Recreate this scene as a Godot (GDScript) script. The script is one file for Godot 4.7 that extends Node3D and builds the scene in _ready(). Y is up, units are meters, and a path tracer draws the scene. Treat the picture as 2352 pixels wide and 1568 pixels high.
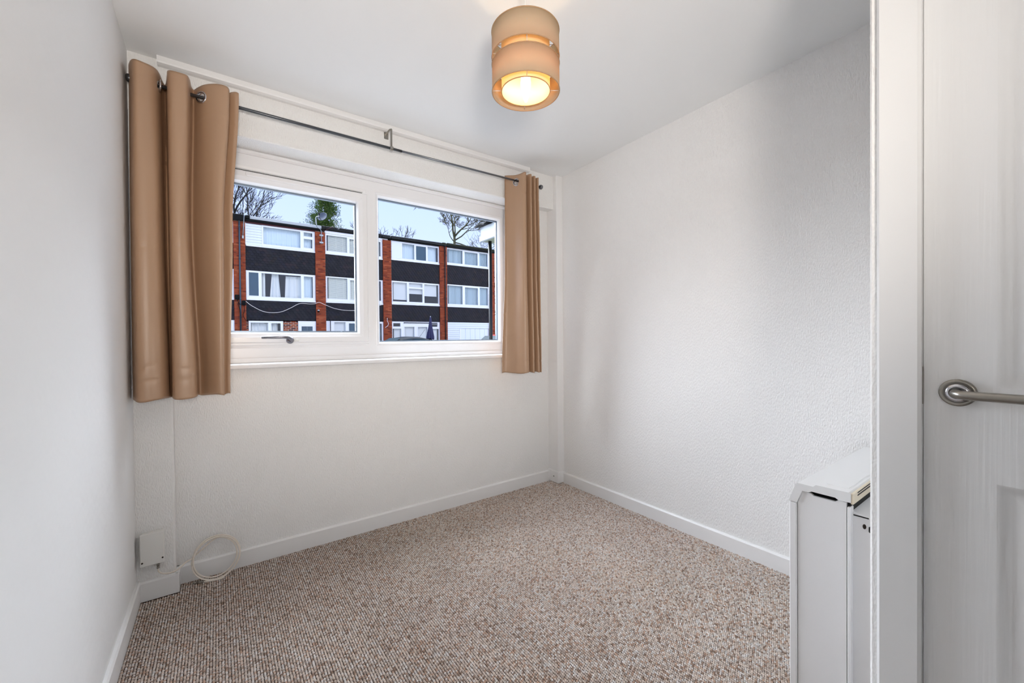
extends Node3D
# A small empty bedroom seen from its doorway end: window wall ahead, storage heater and a door to the right,
# a terrace of three storey houses across the road.  Metres, y up, the camera stands over the origin.

const HEAD := 2.115          # underside of the bulkhead over the window
const ZW := -2.44            # face of the wall under the window
const ZB := -2.366           # face of the bulkhead
const XL := -0.299
const XR := 2.172
const XC := 1.18             # face of the cupboard wall with the door
const ZC := -0.269           # its return wall
const ZE := 0.95             # wall behind the camera
const ZF := -23.0            # front of the terrace opposite
const ROAD := -0.3
const FILL_TINT := Color(1.0, 0.967, 0.93)   # added fill lamp behind the viewer
const FILL_ENERGY := 2.25

var M := {}
var used := {}
var rng := RandomNumberGenerator.new()


func _ready() -> void:
	rng.seed = 11
	camera_and_light()
	materials()
	room_shell()
	window_wall()
	skirtings()
	cupboard_door()
	curtain_things()
	pendant()
	heater()
	cable_things()
	terrace()
	street()
	trees()


# ---------------------------------------------------------------- camera, sky, lights
func camera_and_light() -> void:
	var cam := Camera3D.new()
	cam.name = "camera"
	cam.fov = rad_to_deg(2.0 * atan(784.0 / 935.0))
	cam.near = 0.02
	cam.far = 300.0
	cam.rotation = Vector3(deg_to_rad(-0.55), deg_to_rad(-35.83), deg_to_rad(-0.51))
	cam.position = Vector3(0, 1.13, 0)
	add_child(cam)
	cam.current = true
	var env := Environment.new()
	env.background_mode = Environment.BG_SKY
	var sky := Sky.new()
	var sm := ProceduralSkyMaterial.new()
	sm.sky_top_color = Color(0.515, 0.63, 0.865)
	sm.sky_horizon_color = Color(0.70, 0.737, 0.825)
	sm.sky_curve = 0.28
	sm.ground_horizon_color = Color(0.62, 0.62, 0.62)
	sm.ground_bottom_color = Color(0.3, 0.3, 0.3)
	sm.sky_energy_multiplier = 1.15
	sky.sky_material = sm
	env.sky = sky
	env.tonemap_mode = Environment.TONE_MAPPER_LINEAR
	env.tonemap_exposure = 1.55
	env.sdfgi_enabled = true
	env.ssao_enabled = true
	env.ssil_enabled = true
	var we := WorldEnvironment.new()
	we.name = "environment"
	we.environment = env
	add_child(we)
	# soft light from out of view behind our building, placed to brighten the terrace
	var facade_light := DirectionalLight3D.new()
	facade_light.name = "unseen_facade_light"
	facade_light.light_energy = 0.25
	facade_light.light_color = Color(1.0, 0.96, 0.9)
	facade_light.light_angular_distance = 25.0
	facade_light.shadow_enabled = true
	facade_light.look_at_from_position(Vector3.ZERO, Vector3(-0.35, -0.62, -0.7), Vector3.UP)
	facade_light.sky_mode = DirectionalLight3D.SKY_MODE_LIGHT_ONLY
	add_child(facade_light)
	# broad light out of view beyond the window, placed to light the room
	var window_light := DirectionalLight3D.new()
	window_light.name = "unseen_window_light"
	window_light.light_energy = 5.2
	window_light.light_color = Color(0.93, 0.965, 1.0)
	window_light.light_angular_distance = 85.0
	window_light.shadow_enabled = true
	window_light.sky_mode = DirectionalLight3D.SKY_MODE_LIGHT_ONLY
	window_light.look_at_from_position(Vector3.ZERO, Vector3(0.0, -0.62, 0.78), Vector3.UP)
	add_child(window_light)


# ---------------------------------------------------------------- naming
func numbered(called: String) -> String:
	var n: int = used.get(called, 0)
	used[called] = n + 1
	return called if n == 0 else "%s_%03d" % [called, n]


func thing(called: String, label: String, category: String, at := Vector3.ZERO, group := "") -> Node3D:
	var o := Node3D.new()
	o.name = numbered(called)
	o.position = at
	add_child(o)
	tag(o, label, category, group)
	return o


func tag(o: Node, label: String, category: String, group := "") -> void:
	o.set_meta("label", label)
	if category:
		o.set_meta("category", category)
	if group:
		o.set_meta("group", group)


func origin_of(p: Node) -> Vector3:
	var v := Vector3.ZERO
	while p and p != self:
		v += (p as Node3D).position
		p = p.get_parent()
	return v


# one named mesh; shapes are given in room coordinates wherever the parent stands
func obj(called: String, st: SurfaceTool, m: Material, parent: Node = null) -> MeshInstance3D:
	var o := MeshInstance3D.new()
	st.generate_normals()
	var am: ArrayMesh = st.commit()
	am.surface_set_material(0, m)
	o.mesh = am
	if parent == null:
		o.name = numbered(called)
		add_child(o)
	else:
		o.name = called
		o.position = -origin_of(parent)
		parent.add_child(o, true)
	return o


func struct(called: String, st: SurfaceTool, m: Material, label: String) -> MeshInstance3D:
	var o := obj(called, st, m)
	o.set_meta("kind", "structure")
	o.set_meta("label", label)
	return o


func stuff(called: String, st: SurfaceTool, m: Material, parent: Node) -> MeshInstance3D:
	var o := obj(called, st, m, parent)
	o.set_meta("kind", "stuff")
	return o


# ---------------------------------------------------------------- shapes
func new_st(smooth := false) -> SurfaceTool:
	var st := SurfaceTool.new()
	st.begin(Mesh.PRIMITIVE_TRIANGLES)
	st.set_smooth_group(0 if smooth else 0xFFFFFFFF)
	return st


func tri(st: SurfaceTool, a: Vector3, b: Vector3, c: Vector3) -> void:   # counter-clockwise seen from outside
	st.add_vertex(a)
	st.add_vertex(c)
	st.add_vertex(b)


func quad(st: SurfaceTool, a: Vector3, b: Vector3, c: Vector3, d: Vector3) -> void:
	tri(st, a, b, c)
	tri(st, a, c, d)


func tri_out(st: SurfaceTool, a: Vector3, b: Vector3, c: Vector3, o: Vector3) -> void:
	if (b - a).cross(c - a).dot(a + b + c - 3.0 * o) < 0.0:
		tri(st, a, c, b)
	else:
		tri(st, a, b, c)


func quad_out(st: SurfaceTool, a: Vector3, b: Vector3, c: Vector3, d: Vector3, o: Vector3) -> void:
	tri_out(st, a, b, c, o)
	tri_out(st, a, c, d, o)


# box between two corners, edges chamfered by e
func bx(st: SurfaceTool, lo: Vector3, hi: Vector3, e := 0.0, xf := Transform3D()) -> void:
	var c := (lo + hi) * 0.5
	var h := (hi - lo).abs() * 0.5
	var o := xf * c
	if e <= 0.0:
		var p := []
		for i in 8:
			p.append(xf * (c + Vector3(h.x * (1 if i & 1 else -1), h.y * (1 if i & 2 else -1), h.z * (1 if i & 4 else -1))))
		for f in [[0, 1, 3, 2], [4, 5, 7, 6], [0, 1, 5, 4], [2, 3, 7, 6], [0, 2, 6, 4], [1, 3, 7, 5]]:
			quad_out(st, p[f[0]], p[f[1]], p[f[2]], p[f[3]], o)
		return
	e = minf(e, minf(h.x, minf(h.y, h.z)) * 0.95)
	var q := []                                             # q[corner][axis on which it reaches the face]
	for i in 8:
		var s := Vector3(1 if i & 1 else -1, 1 if i & 2 else -1, 1 if i & 4 else -1)
		var row := []
		for k in 3:
			var v := h - Vector3(e, e, e)
			v[k] = h[k]
			row.append(xf * (c + v * s))
		q.append(row)
	for k in 3:
		var a := 1 << ((k + 1) % 3)
		var b := 1 << ((k + 2) % 3)
		for s in [0, 1 << k]:
			quad_out(st, q[s][k], q[s | a][k], q[s | a | b][k], q[s | b][k], o)
		var l := (k + 1) % 3                                # edges along the third axis
		var m := (k + 2) % 3
		for s in [0, 1 << k]:
			for t in [0, 1 << l]:
				var u: int = s | t
				var w: int = u | (1 << m)
				quad_out(st, q[u][k], q[w][k], q[w][l], q[u][l], o)
	for i in 8:
		tri_out(st, q[i][0], q[i][1], q[i][2], o)


func turned(at: Vector3, deg: Vector3) -> Transform3D:
	return Transform3D(Basis.from_euler(deg * PI / 180.0), at)


# rings of points joined into a skin; every ring has the same count
func skin(st: SurfaceTool, rings: Array, closed := true, cap0 := false, cap1 := false) -> void:
	var n: int = rings[0].size()
	var m := n if closed else n - 1
	for i in rings.size() - 1:
		for j in m:
			var k := (j + 1) % n
			quad(st, rings[i][j], rings[i][k], rings[i + 1][k], rings[i + 1][j])
	if cap0 or cap1:
		for w in [[cap0, 0, true], [cap1, rings.size() - 1, false]]:
			if w[0]:
				var r: Array = rings[w[1]]
				var c := Vector3.ZERO
				for p in r:
					c += p
				c /= n
				for j in n:
					if w[2]:
						tri(st, c, r[(j + 1) % n], r[j])
					else:
						tri(st, c, r[j], r[(j + 1) % n])


# profile [[radius, height], ...] turned about the y axis of xf (heights upwards)
func lathe(st: SurfaceTool, profile: Array, seg: int, xf: Transform3D, sx := 1.0) -> void:
	var rings := []
	for p in profile:
		var ring := []
		for j in seg:
			var a := -TAU * j / seg
			ring.append(xf * Vector3(p[0] * cos(a) * sx, p[1], p[0] * sin(a)))
		rings.append(ring)
	skin(st, rings)


func tube(st: SurfaceTool, pts: Array, radius, seg := 8, closed := false) -> void:
	var rings := []
	var n := pts.size()
	var up := Vector3.UP
	for i in n:
		var a: Vector3 = pts[(i - 1 + n) % n] if closed else pts[maxi(i - 1, 0)]
		var b: Vector3 = pts[(i + 1) % n] if closed else pts[mini(i + 1, n - 1)]
		var t := (b - a).normalized()
		if i == 0 and absf(t.dot(up)) > 0.9:
			up = Vector3.RIGHT
		var u := (up - t * t.dot(up)).normalized()
		up = u
		var v := t.cross(u)
		var r: float = radius[i] if radius is Array else radius
		var ring := []
		for j in seg:
			var w := TAU * j / seg
			ring.append(pts[i] + (u * cos(w) + v * sin(w)) * r)
		rings.append(ring)
	if closed:
		rings.append(rings[0])
	skin(st, rings, true, not closed, not closed)


func spline(pts: Array, sub: int, closed := false) -> Array:
	var out := []
	var n := pts.size()
	var m := n if closed else n - 1
	for i in m:
		var a = pts[(i - 1 + n) % n] if closed else pts[maxi(i - 1, 0)]
		var b = pts[i]
		var c = pts[(i + 1) % n]
		var d = pts[(i + 2) % n] if closed else pts[mini(i + 2, n - 1)]
		for k in sub:
			out.append(b.cubic_interpolate(c, a, d, float(k) / sub))
	if not closed:
		out.append(pts[n - 1])
	return out


# a closed outline (x, y) pushed along z from 0 to depth, then placed by xf; edges chamfered by e
func extrude(st: SurfaceTool, poly: PackedVector2Array, depth: float, xf: Transform3D, e := 0.0) -> void:
	if Geometry2D.is_polygon_clockwise(poly):
		poly.reverse()
	var inner := poly
	if e > 0.0:
		var off := Geometry2D.offset_polygon(poly, -e)
		if off.size() == 1 and off[0].size() == poly.size():
			inner = off[0]
			if Geometry2D.is_polygon_clockwise(inner):
				inner.reverse()
			var best := 0
			for i in inner.size():
				if inner[i].distance_to(poly[0]) < inner[best].distance_to(poly[0]):
					best = i
			var turnedp := PackedVector2Array()
			for i in inner.size():
				turnedp.append(inner[(i + best) % inner.size()])
			inner = turnedp
		else:
			e = 0.0
	var idx := Geometry2D.triangulate_polygon(inner)
	var n := poly.size()
	for i in range(0, idx.size(), 3):
		var a := inner[idx[i]]
		var b := inner[idx[i + 1]]
		var c := inner[idx[i + 2]]
		if (b - a).cross(c - a) < 0.0:
			var t := b
			b = c
			c = t
		tri(st, xf * Vector3(a.x, a.y, depth), xf * Vector3(b.x, b.y, depth), xf * Vector3(c.x, c.y, depth))
		tri(st, xf * Vector3(a.x, a.y, 0), xf * Vector3(c.x, c.y, 0), xf * Vector3(b.x, b.y, 0))
	for i in n:
		var j := (i + 1) % n
		var a := poly[i]
		var b := poly[j]
		quad(st, xf * Vector3(a.x, a.y, e), xf * Vector3(b.x, b.y, e), xf * Vector3(b.x, b.y, depth - e), xf * Vector3(a.x, a.y, depth - e))
		if e > 0.0:
			var p := inner[i]
			var q := inner[j]
			quad(st, xf * Vector3(a.x, a.y, depth - e), xf * Vector3(b.x, b.y, depth - e), xf * Vector3(q.x, q.y, depth), xf * Vector3(p.x, p.y, depth))
			quad(st, xf * Vector3(p.x, p.y, 0), xf * Vector3(q.x, q.y, 0), xf * Vector3(b.x, b.y, e), xf * Vector3(a.x, a.y, e))


# mitred ring swept round a rectangle in the xy plane: profile of [inset, z]
func ring(st: SurfaceTool, x0: float, x1: float, y0: float, y1: float, profile: Array, xf := Transform3D()) -> void:
	var rings := []
	for p in profile:
		var d: float = p[0]
		rings.append([xf * Vector3(x0 + d, y0 + d, p[1]), xf * Vector3(x1 - d, y0 + d, p[1]), xf * Vector3(x1 - d, y1 - d, p[1]), xf * Vector3(x0 + d, y1 - d, p[1])])
	skin(st, rings)


func torus(st: SurfaceTool, R: float, r: float, xf: Transform3D, seg := 28, sides := 8, flat := 1.0) -> void:
	var rings := []
	for i in seg + 1:
		var a := TAU * i / seg
		var row := []
		for j in sides:
			var b := -TAU * j / sides
			row.append(xf * Vector3((R + r * cos(b)) * cos(a), (R + r * cos(b)) * sin(a), r * sin(b) * flat))
		rings.append(row)
	skin(st, rings)


# ---------------------------------------------------------------- materials
func mat(c: Color, rough := 0.6, metal := 0.0, spec := 0.5) -> StandardMaterial3D:
	var m := StandardMaterial3D.new()
	m.albedo_color = c
	m.roughness = rough
	m.metallic = metal
	m.metallic_specular = spec
	return m


func noise_image(seed_: int, freq: float, w: int, h: int, to_w: int, to_h: int, octaves := 3) -> Image:
	var n := FastNoiseLite.new()
	n.seed = seed_
	n.noise_type = FastNoiseLite.TYPE_SIMPLEX_SMOOTH
	n.frequency = freq
	n.fractal_octaves = octaves
	var im := n.get_seamless_image(w, h, false, false, 0.15, true)
	if to_w != w or to_h != h:
		im.resize(to_w, to_h, Image.INTERPOLATE_CUBIC)
	return im


func relief(m: StandardMaterial3D, im: Image, tile: float, cm: float) -> void:
	m.heightmap_enabled = true
	m.heightmap_texture = ImageTexture.create_from_image(im)
	m.heightmap_scale = cm
	m.uv1_triplanar = true
	m.uv1_world_triplanar = true
	m.uv1_scale = Vector3.ONE / tile


func materials() -> void:
	M.paper = mat(Color(0.952, 0.948, 0.942), 0.62, 0, 0.35)             # painted embossed wallpaper
	relief(M.paper, noise_image(3, 0.055, 1024, 360, 1024, 1024, 2), 0.38, 0.19)
	M.plaster = mat(Color(0.95, 0.95, 0.948), 0.7, 0, 0.3)
	relief(M.plaster, noise_image(5, 0.02, 512, 512, 512, 512, 3), 0.9, 0.12)
	M.ceiling = mat(Color(0.955, 0.957, 0.955), 0.8, 0, 0.3)
	M.gloss = mat(Color(0.95, 0.947, 0.944), 0.35)                        # painted woodwork
	relief(M.gloss, noise_image(8, 0.03, 256, 64, 256, 256, 2), 0.5, 0.03)
	M.frame_paint = mat(Color(0.91, 0.91, 0.91), 0.42)
	relief(M.frame_paint, noise_image(9, 0.03, 512, 40, 512, 512, 2), 0.5, 0.03)
	M.grain = mat(Color(0.92, 0.922, 0.925), 0.42)                        # moulded door skin with pressed grain
	relief(M.grain, noise_image(21, 0.045, 1024, 24, 1024, 1024, 3), 0.45, 0.045)
	M.upvc = mat(Color(0.95, 0.95, 0.955), 0.28)
	M.gap = mat(Color(0.03, 0.03, 0.035), 0.8)
	M.spacer = mat(Color(0.48, 0.53, 0.58), 0.35, 0.6)
	M.glass = mat(Color(0.1, 0.1, 0.1, 0.0), 0.0, 0.0, 0.15)
	M.glass.transparency = BaseMaterial3D.TRANSPARENCY_ALPHA
	M.chrome = mat(Color(0.80, 0.80, 0.82), 0.18, 1.0)
	M.lever = mat(Color(0.50, 0.50, 0.53), 0.22, 1.0)
	M.nickel = mat(Color(0.60, 0.585, 0.56), 0.33, 1.0)
	M.rod = mat(Color(0.46, 0.47, 0.49), 0.3, 1.0)
	M.rod_dark = mat(Color(0.36, 0.37, 0.385), 0.32, 0.9)
	M.curtain = mat(Color(0.685, 0.55, 0.435), 0.4, 0, 0.6)
	var weave := noise_image(31, 0.4, 256, 64, 256, 256, 1)
	relief(M.curtain, weave, 0.11, 0.012)
	M.plastic = mat(Color(0.92, 0.915, 0.90), 0.4)
	M.cable = mat(Color(0.93, 0.895, 0.85), 0.45)
	M.heater = mat(Color(0.90, 0.895, 0.895), 0.4)
	relief(M.heater, noise_image(41, 0.03, 512, 40, 512, 512, 2), 0.5, 0.03)
	M.heater_lid = mat(Color(0.89, 0.888, 0.885), 0.42)
	M.cream = mat(Color(0.88, 0.83, 0.74), 0.45)
	M.dark = mat(Color(0.03, 0.028, 0.03), 0.7)
	M.screw = mat(Color(0.25, 0.22, 0.2), 0.5, 0.7)


# ---------------------------------------------------------------- room
func ceil_y(z: float) -> float:
	return 2.366 + (z + 2.366) * 0.018


func room_shell() -> void:
	# floor slab and the loop pile carpet on it
	var st := new_st()
	bx(st, Vector3(XL - 0.1, -0.15, -2.66), Vector3(XR + 0.1, -0.002, ZE + 0.1))
	var floor_ := struct("floor", st, mat(Color(0.22, 0.155, 0.12), 0.95), "bedroom floor under beige flecked loop carpet")
	carpet(floor_)
	# ceiling (its plaster falls a little towards the window, as in the photograph)
	st = new_st()
	var a := -2.66
	var b := ZE + 0.1
	var p := [Vector3(XL - 0.1, ceil_y(a), a), Vector3(XR + 0.1, ceil_y(a), a), Vector3(XR + 0.1, ceil_y(b), b), Vector3(XL - 0.1, ceil_y(b), b)]
	var up := Vector3(0, 0.2, 0)
	var mid := Vector3(1, 2.5, -0.8)
	quad_out(st, p[0], p[1], p[2], p[3], mid)
	quad_out(st, p[0] + up, p[1] + up, p[2] + up, p[3] + up, mid)
	for i in 4:
		quad_out(st, p[i], p[(i + 1) % 4], p[(i + 1) % 4] + up, p[i] + up, mid)
	struct("ceiling", st, M.ceiling, "smooth white painted bedroom ceiling")
	var top := 2.5
	st = new_st()
	bx(st, Vector3(XL - 0.12, -0.15, -2.66), Vector3(XL, top, ZE + 0.12))
	struct("wall_left", st, M.plaster, "smooth white painted wall along the left")
	st = new_st()
	bx(st, Vector3(XR, -0.15, -2.66), Vector3(XR + 0.12, top, ZE + 0.12))
	struct("wall_right", st, M.paper, "white textured wallpaper wall on the right")
	st = new_st()
	bx(st, Vector3(XL - 0.12, -0.15, ZE), Vector3(XR + 0.12, top, ZE + 0.12))
	struct("wall_front", st, M.plaster, "white wall behind the viewer")
	# return wall of the cupboard, beside the heater
	st = new_st()
	bx(st, Vector3(XC + 0.001, -0.05, ZC), Vector3(XR, 2.45, ZC + 0.06), 0.004)
	struct("wall_return", st, M.paper, "short white wallpapered return wall behind the storage heater")
	# cupboard wall: a post at the corner, the piece past the door and the lintel over it
	st = new_st()
	bx(st, Vector3(XC, -0.05, ZC - 0.0005), Vector3(XC + 0.1, 2.45, -0.205), 0.004)
	bx(st, Vector3(XC, -0.05, 0.605), Vector3(XC + 0.1, 2.45, ZE))
	bx(st, Vector3(XC, 2.03, -0.205), Vector3(XC + 0.1, 2.45, 0.605))
	struct("wall_cupboard", st, M.paper, "white wallpapered cupboard wall with the door in it")
	added_fill_lamp()


# added fill lamp behind the viewer, out of view: a head on a stand, tilted up to bounce off ceiling and far walls
func added_fill_lamp() -> void:
	var at := Vector3(-0.11, 0.0, 0.66)
	var neck := at + Vector3(0, 1.22, 0)
	var aim := (Vector3(0.80, 2.05, -1.5) - neck).normalized()
	var t := thing("added_fill_stand", "added fill lamp head on a slim stand, out of view behind the viewer", "studio light", at)
	var st := new_st(true)
	lathe(st, [[0.0, 0.025], [0.05, 0.024], [0.13, 0.012], [0.135, 0.0], [0.0, 0.0]], 40, Transform3D(Basis(), at))
	obj("base", st, M.plastic, t)
	st = new_st(true)
	tube(st, [at + Vector3(0, 0.02, 0), neck], 0.011, 12)
	obj("pole", st, M.plastic, t)
	var xf := Transform3D(Basis(aim.cross(Vector3.UP).normalized(), aim, aim.cross(Vector3.UP).normalized().cross(aim)), neck)
	st = new_st(true)
	lathe(st, [[0.0, -0.02], [0.05, -0.015], [0.11, 0.02], [0.135, 0.075], [0.138, 0.08], [0.131, 0.078], [0.106, 0.026], [0.05, -0.005], [0.0, -0.01]], 40, xf)
	obj("bowl", st, M.plastic, t)
	st = new_st(true)
	lathe(st, [[0.0, 0.058], [0.10, 0.056], [0.12, 0.05], [0.10, 0.045], [0.0, 0.044]], 32, xf)
	var m := mat(Color(0.95, 0.95, 0.95), 0.4)
	m.emission_enabled = true
	m.emission = FILL_TINT
	m.emission_energy_multiplier = 3.0
	obj("fill_disc", st, m, t)
	var l := SpotLight3D.new()
	l.name = "added_fill_spot"
	l.look_at_from_position(neck + aim * 0.12, neck + aim, Vector3.UP)
	l.light_color = FILL_TINT
	l.light_energy = FILL_ENERGY
	l.light_size = 0.17
	l.spot_angle = 50.0
	l.spot_angle_attenuation = 1.0
	l.spot_range = 12.0
	l.spot_attenuation = 2.0
	l.shadow_enabled = true
	add_child(l)


func carpet(parent: Node) -> void:
	var st := new_st(true)
	var rings := []
	for q in [[1.0, 0.0], [0.86, 0.62], [0.45, 0.93]]:
		var row := []
		for j in 7:
			var a := -TAU * j / 7
			row.append(Vector3(cos(a) * q[0], q[1], sin(a) * q[0]))
		rings.append(row)
	skin(st, rings, true, false, false)
	for j in 7:
		tri(st, Vector3(0, 1, 0), rings[2][(j + 1) % 7], rings[2][j])
	st.generate_normals()
	var mesh := st.commit()
	var m := mat(Color.WHITE, 0.95, 0, 0.2)
	m.vertex_color_use_as_albedo = true
	mesh.surface_set_material(0, m)
	var n := FastNoiseLite.new()
	n.seed = 4
	n.frequency = 2.2
	n.fractal_octaves = 3
	var streak := FastNoiseLite.new()
	streak.seed = 9
	streak.frequency = 60.0
	var buf := PackedFloat32Array()
	var count := 0
	var px := 0.0088
	var pz := 0.0068
	var i := 0
	var x := XL + 0.018
	while x < XR - 0.012:
		var z := -2.43 + (pz * 0.5 if i % 2 else 0.0)
		var z_end := ZC - 0.004 if x > XC - 0.004 else 0.25
		while z < z_end:
			var boxed := x < -0.15 and z < -2.35
			if not boxed:
				var r := rng.randf()
				var low := n.get_noise_2d(x, z)
				var s := streak.get_noise_2d(x * 0.9, z * 0.35)
				var c := Vector3(0.76, 0.66, 0.585)
				var q := r + s * 0.2
				if q > 0.93:
					c = Vector3(0.39, 0.28, 0.22)
				elif q > 0.82:
					c = Vector3(0.62, 0.44, 0.34)
				elif q > 0.66:
					c = Vector3(0.56, 0.47, 0.41)
				elif r < 0.2:
					c = Vector3(0.84, 0.80, 0.77)
				c *= 1.0 + 0.07 * low + rng.randf_range(-0.12, 0.12)
				var hx := px * rng.randf_range(0.39, 0.47)
				var hz := pz * rng.randf_range(0.45, 0.58)
				var hy := rng.randf_range(0.0034, 0.0052)
				var yaw := rng.randf_range(-0.35, 0.35) + 0.35
				var cy := cos(yaw)
				var sy := sin(yaw)
				buf.append_array([hx * cy, 0, hz * sy, x + rng.randf_range(-0.0007, 0.0007), 0, hy, 0, -0.002, -hx * sy, 0, hz * cy, z + rng.randf_range(-0.0007, 0.0007), c.x, c.y, c.z, 1.0])
				count += 1
			z += pz
		x += px
		i += 1
	var mm := MultiMesh.new()
	mm.transform_format = MultiMesh.TRANSFORM_3D
	mm.use_colors = true
	mm.mesh = mesh
	mm.instance_count = count
	mm.buffer = buf
	var o := MultiMeshInstance3D.new()
	o.name = "carpet_pile"
	o.multimesh = mm
	o.set_meta("kind", "stuff")
	o.set_meta("label", "beige and brown flecked loop pile carpet in ribbed rows")
	parent.add_child(o)


func window_wall() -> void:
	var x0 := -0.10
	var x1 := 1.776
	var st := new_st()
	bx(st, Vector3(XL - 0.05, -0.15, -2.66), Vector3(XR + 0.05, 0.992, ZW))                       # under the window
	bx(st, Vector3(XL - 0.05, 0.99, -2.66), Vector3(x0, HEAD, ZW))
	bx(st, Vector3(x1, 0.99, -2.66), Vector3(XR + 0.05, HEAD, ZW))
	bx(st, Vector3(XL - 0.05, HEAD, -2.66), Vector3(XR, 2.45, ZB), 0.004)                         # bulkhead
	bx(st, Vector3(XL - 0.02, -0.05, -2.5), Vector3(-0.168, HEAD + 0.05, -2.372), 0.006)            # boxed-out corner on the left
	var wall := struct("wall_back", st, M.paper, "white textured wallpaper wall around the wide window")
	# pipe boxing in the right-hand corner
	st = new_st()
	bx(st, Vector3(2.112, 0.0, ZW - 0.02), Vector3(XR + 0.02, 2.40, -2.330), 0.003)
	struct("trim_1", st, M.gloss, "slim white pipe boxing up the right-hand corner")
	# batten where the bulkhead meets the ceiling
	st = new_st()
	var prof := PackedVector2Array([Vector2(-2.37, 2.336), Vector2(-2.345, 2.334), Vector2(-2.332, 2.339), Vector2(-2.330, 2.346), Vector2(-2.330, 2.375), Vector2(-2.37, 2.375)])
	extrude(st, prof, 2.06, Transform3D(Basis(Vector3(0, 0, 1), Vector3(0, 1, 0), Vector3(-1, 0, 0)), Vector3(1.86, 0, 0)), 0.0)
	struct("trim_2", st, M.gloss, "thin white batten along the ceiling above the curtain rail")
	# ---- the window
	var win := thing("window_1", "wide white uPVC window with a casement and a fixed pane", "", Vector3(x0, 1.0, -2.55))
	win.remove_meta("category")
	win.set_meta("kind", "structure")
	var zf := -2.517
	var zr := -2.587
	st = new_st()
	for q in [[x0, x1, 2.032, 2.118], [x0, x1, 1.036, 1.085], [x0, -0.045, 1.085, 2.032], [1.737, x1, 1.085, 2.032], [0.735, 0.790, 1.085, 2.032]]:
		bx(st, Vector3(q[0], q[2], zr), Vector3(q[1], q[3], zf), 0.0)
	# bead into the fixed light, and the rebate round the casement
	var R: float = zf + 0.0005
	ring(st, 0.786, 1.741, 1.081, 2.036, [[0.0, R - 0.002], [0.006, R], [0.02, R - 0.006], [0.029, R - 0.02], [0.029, -2.552]])
	ring(st, -0.049, 0.739, 1.081, 2.036, [[0.0, R - 0.002], [0.006, R], [0.02, R - 0.003], [0.026, R - 0.012], [0.026, -2.56]])
	# quadrant trim round the top and the right, cover strip at the foot
	bx(st, Vector3(x0, 2.090, zf - 0.01), Vector3(x1, 2.1145, zf + 0.016), 0.007)
	bx(st, Vector3(x1 - 0.018, 1.036, zf - 0.01), Vector3(x1 + 0.001, 2.1, zf + 0.014), 0.006)
	bx(st, Vector3(x0, 1.010, zf - 0.05), Vector3(x1, 1.0365, zf + 0.012), 0.003)
	bx(st, Vector3(-0.049, 1.100, zf - 0.03), Vector3(0.746, 1.1145, zf + 0.004), 0.003)      # the casement closes on this at the foot
	obj("window_frame", st, M.upvc, win)
	# casement
	var sash_st := new_st()
	var s0 := -0.018
	var s1 := 0.7425
	ring(sash_st, s0, s1, 1.113, 2.004, [[0.0, -2.575], [0.0, zf + 0.003], [0.005, zf + 0.008], [0.030, zf + 0.008], [0.036, zf + 0.004], [0.050, zf - 0.004], [0.056, zf - 0.018], [0.056, -2.552], [0.056, -2.58], [0.0, -2.58]])
	var sash := obj("sash", sash_st, M.upvc, win)
	# black rubber seal that shows in the gap round the casement
	st = new_st()
	ring(st, s0 - 0.012, s1 + 0.012, 1.101, 2.016, [[0.0, zf - 0.012], [0.013, zf - 0.004], [0.013, zf - 0.02], [0.0, zf - 0.02]])
	obj("seal", st, M.gap, win)
	for g in [[s0 + 0.054, s1 - 0.054, 1.167, 1.950, sash], [0.812, 1.715, 1.107, 2.010, win]]:
		st = new_st()
		bx(st, Vector3(g[0], g[2], -2.5535), Vector3(g[1], g[3], -2.5525))
		obj("pane", st, M.glass, g[4])
		st = new_st()
		ring(st, g[0], g[1], g[2], g[3], [[0.0, -2.556], [0.011, -2.556], [0.011, -2.572], [0.0, -2.572]])
		obj("spacer_bar", st, M.spacer, g[4])
	# trickle vent on the casement's top rail
	st = new_st()
	var vent := PackedVector2Array()
	for i in 9:
		vent.append(Vector2(0.135 + 0.011 * cos(PI / 2 + PI * i / 8.0), 1.988 + 0.011 * sin(PI / 2 + PI * i / 8.0)))
	for i in 9:
		vent.append(Vector2(0.515 + 0.011 * cos(-PI / 2 + PI * i / 8.0), 1.988 + 0.011 * sin(-PI / 2 + PI * i / 8.0)))
	extrude(st, vent, 0.010, Transform3D(Basis(), Vector3(0, 0, zf + 0.006)), 0.003)
	obj("trickle_vent", st, M.upvc, sash)
	# handle: base plate, boss and a lever lying to the left
	st = new_st(true)
	var hz := zf + 0.008
	var lever := spline([Vector3(0.322, 1.124, hz + 0.016), Vector3(0.312, 1.138, hz + 0.03), Vector3(0.292, 1.1435, hz + 0.036), Vector3(0.255, 1.143, hz + 0.034), Vector3(0.215, 1.1425, hz + 0.034), Vector3(0.183, 1.1415, hz + 0.036)], 5)
	var rr := []
	for i in lever.size():
		rr.append(lerpf(0.0105, 0.0058, float(i) / (lever.size() - 1)))
	tube(st, lever, rr, 12)
	lathe(st, [[0.0, 0.021], [0.013, 0.02], [0.018, 0.012], [0.019, 0.0]], 20, Transform3D(Basis(Vector3.RIGHT, PI / 2), Vector3(0.318, 1.126, hz)))
	obj("window_handle", st, M.lever, sash)
	st = new_st()
	bx(st, Vector3(0.338, 1.119, hz - 0.001), Vector3(0.362, 1.133, hz + 0.006), 0.002)
	obj("catch_plate", st, M.plastic, sash)
	# window board
	st = new_st()
	var board := PackedVector2Array([Vector2(-2.53, 0.985), Vector2(-2.415, 0.985), Vector2(-2.410, 0.989), Vector2(-2.409, 1.001), Vector2(-2.412, 1.007), Vector2(-2.418, 1.010), Vector2(-2.53, 1.011)])
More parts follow.
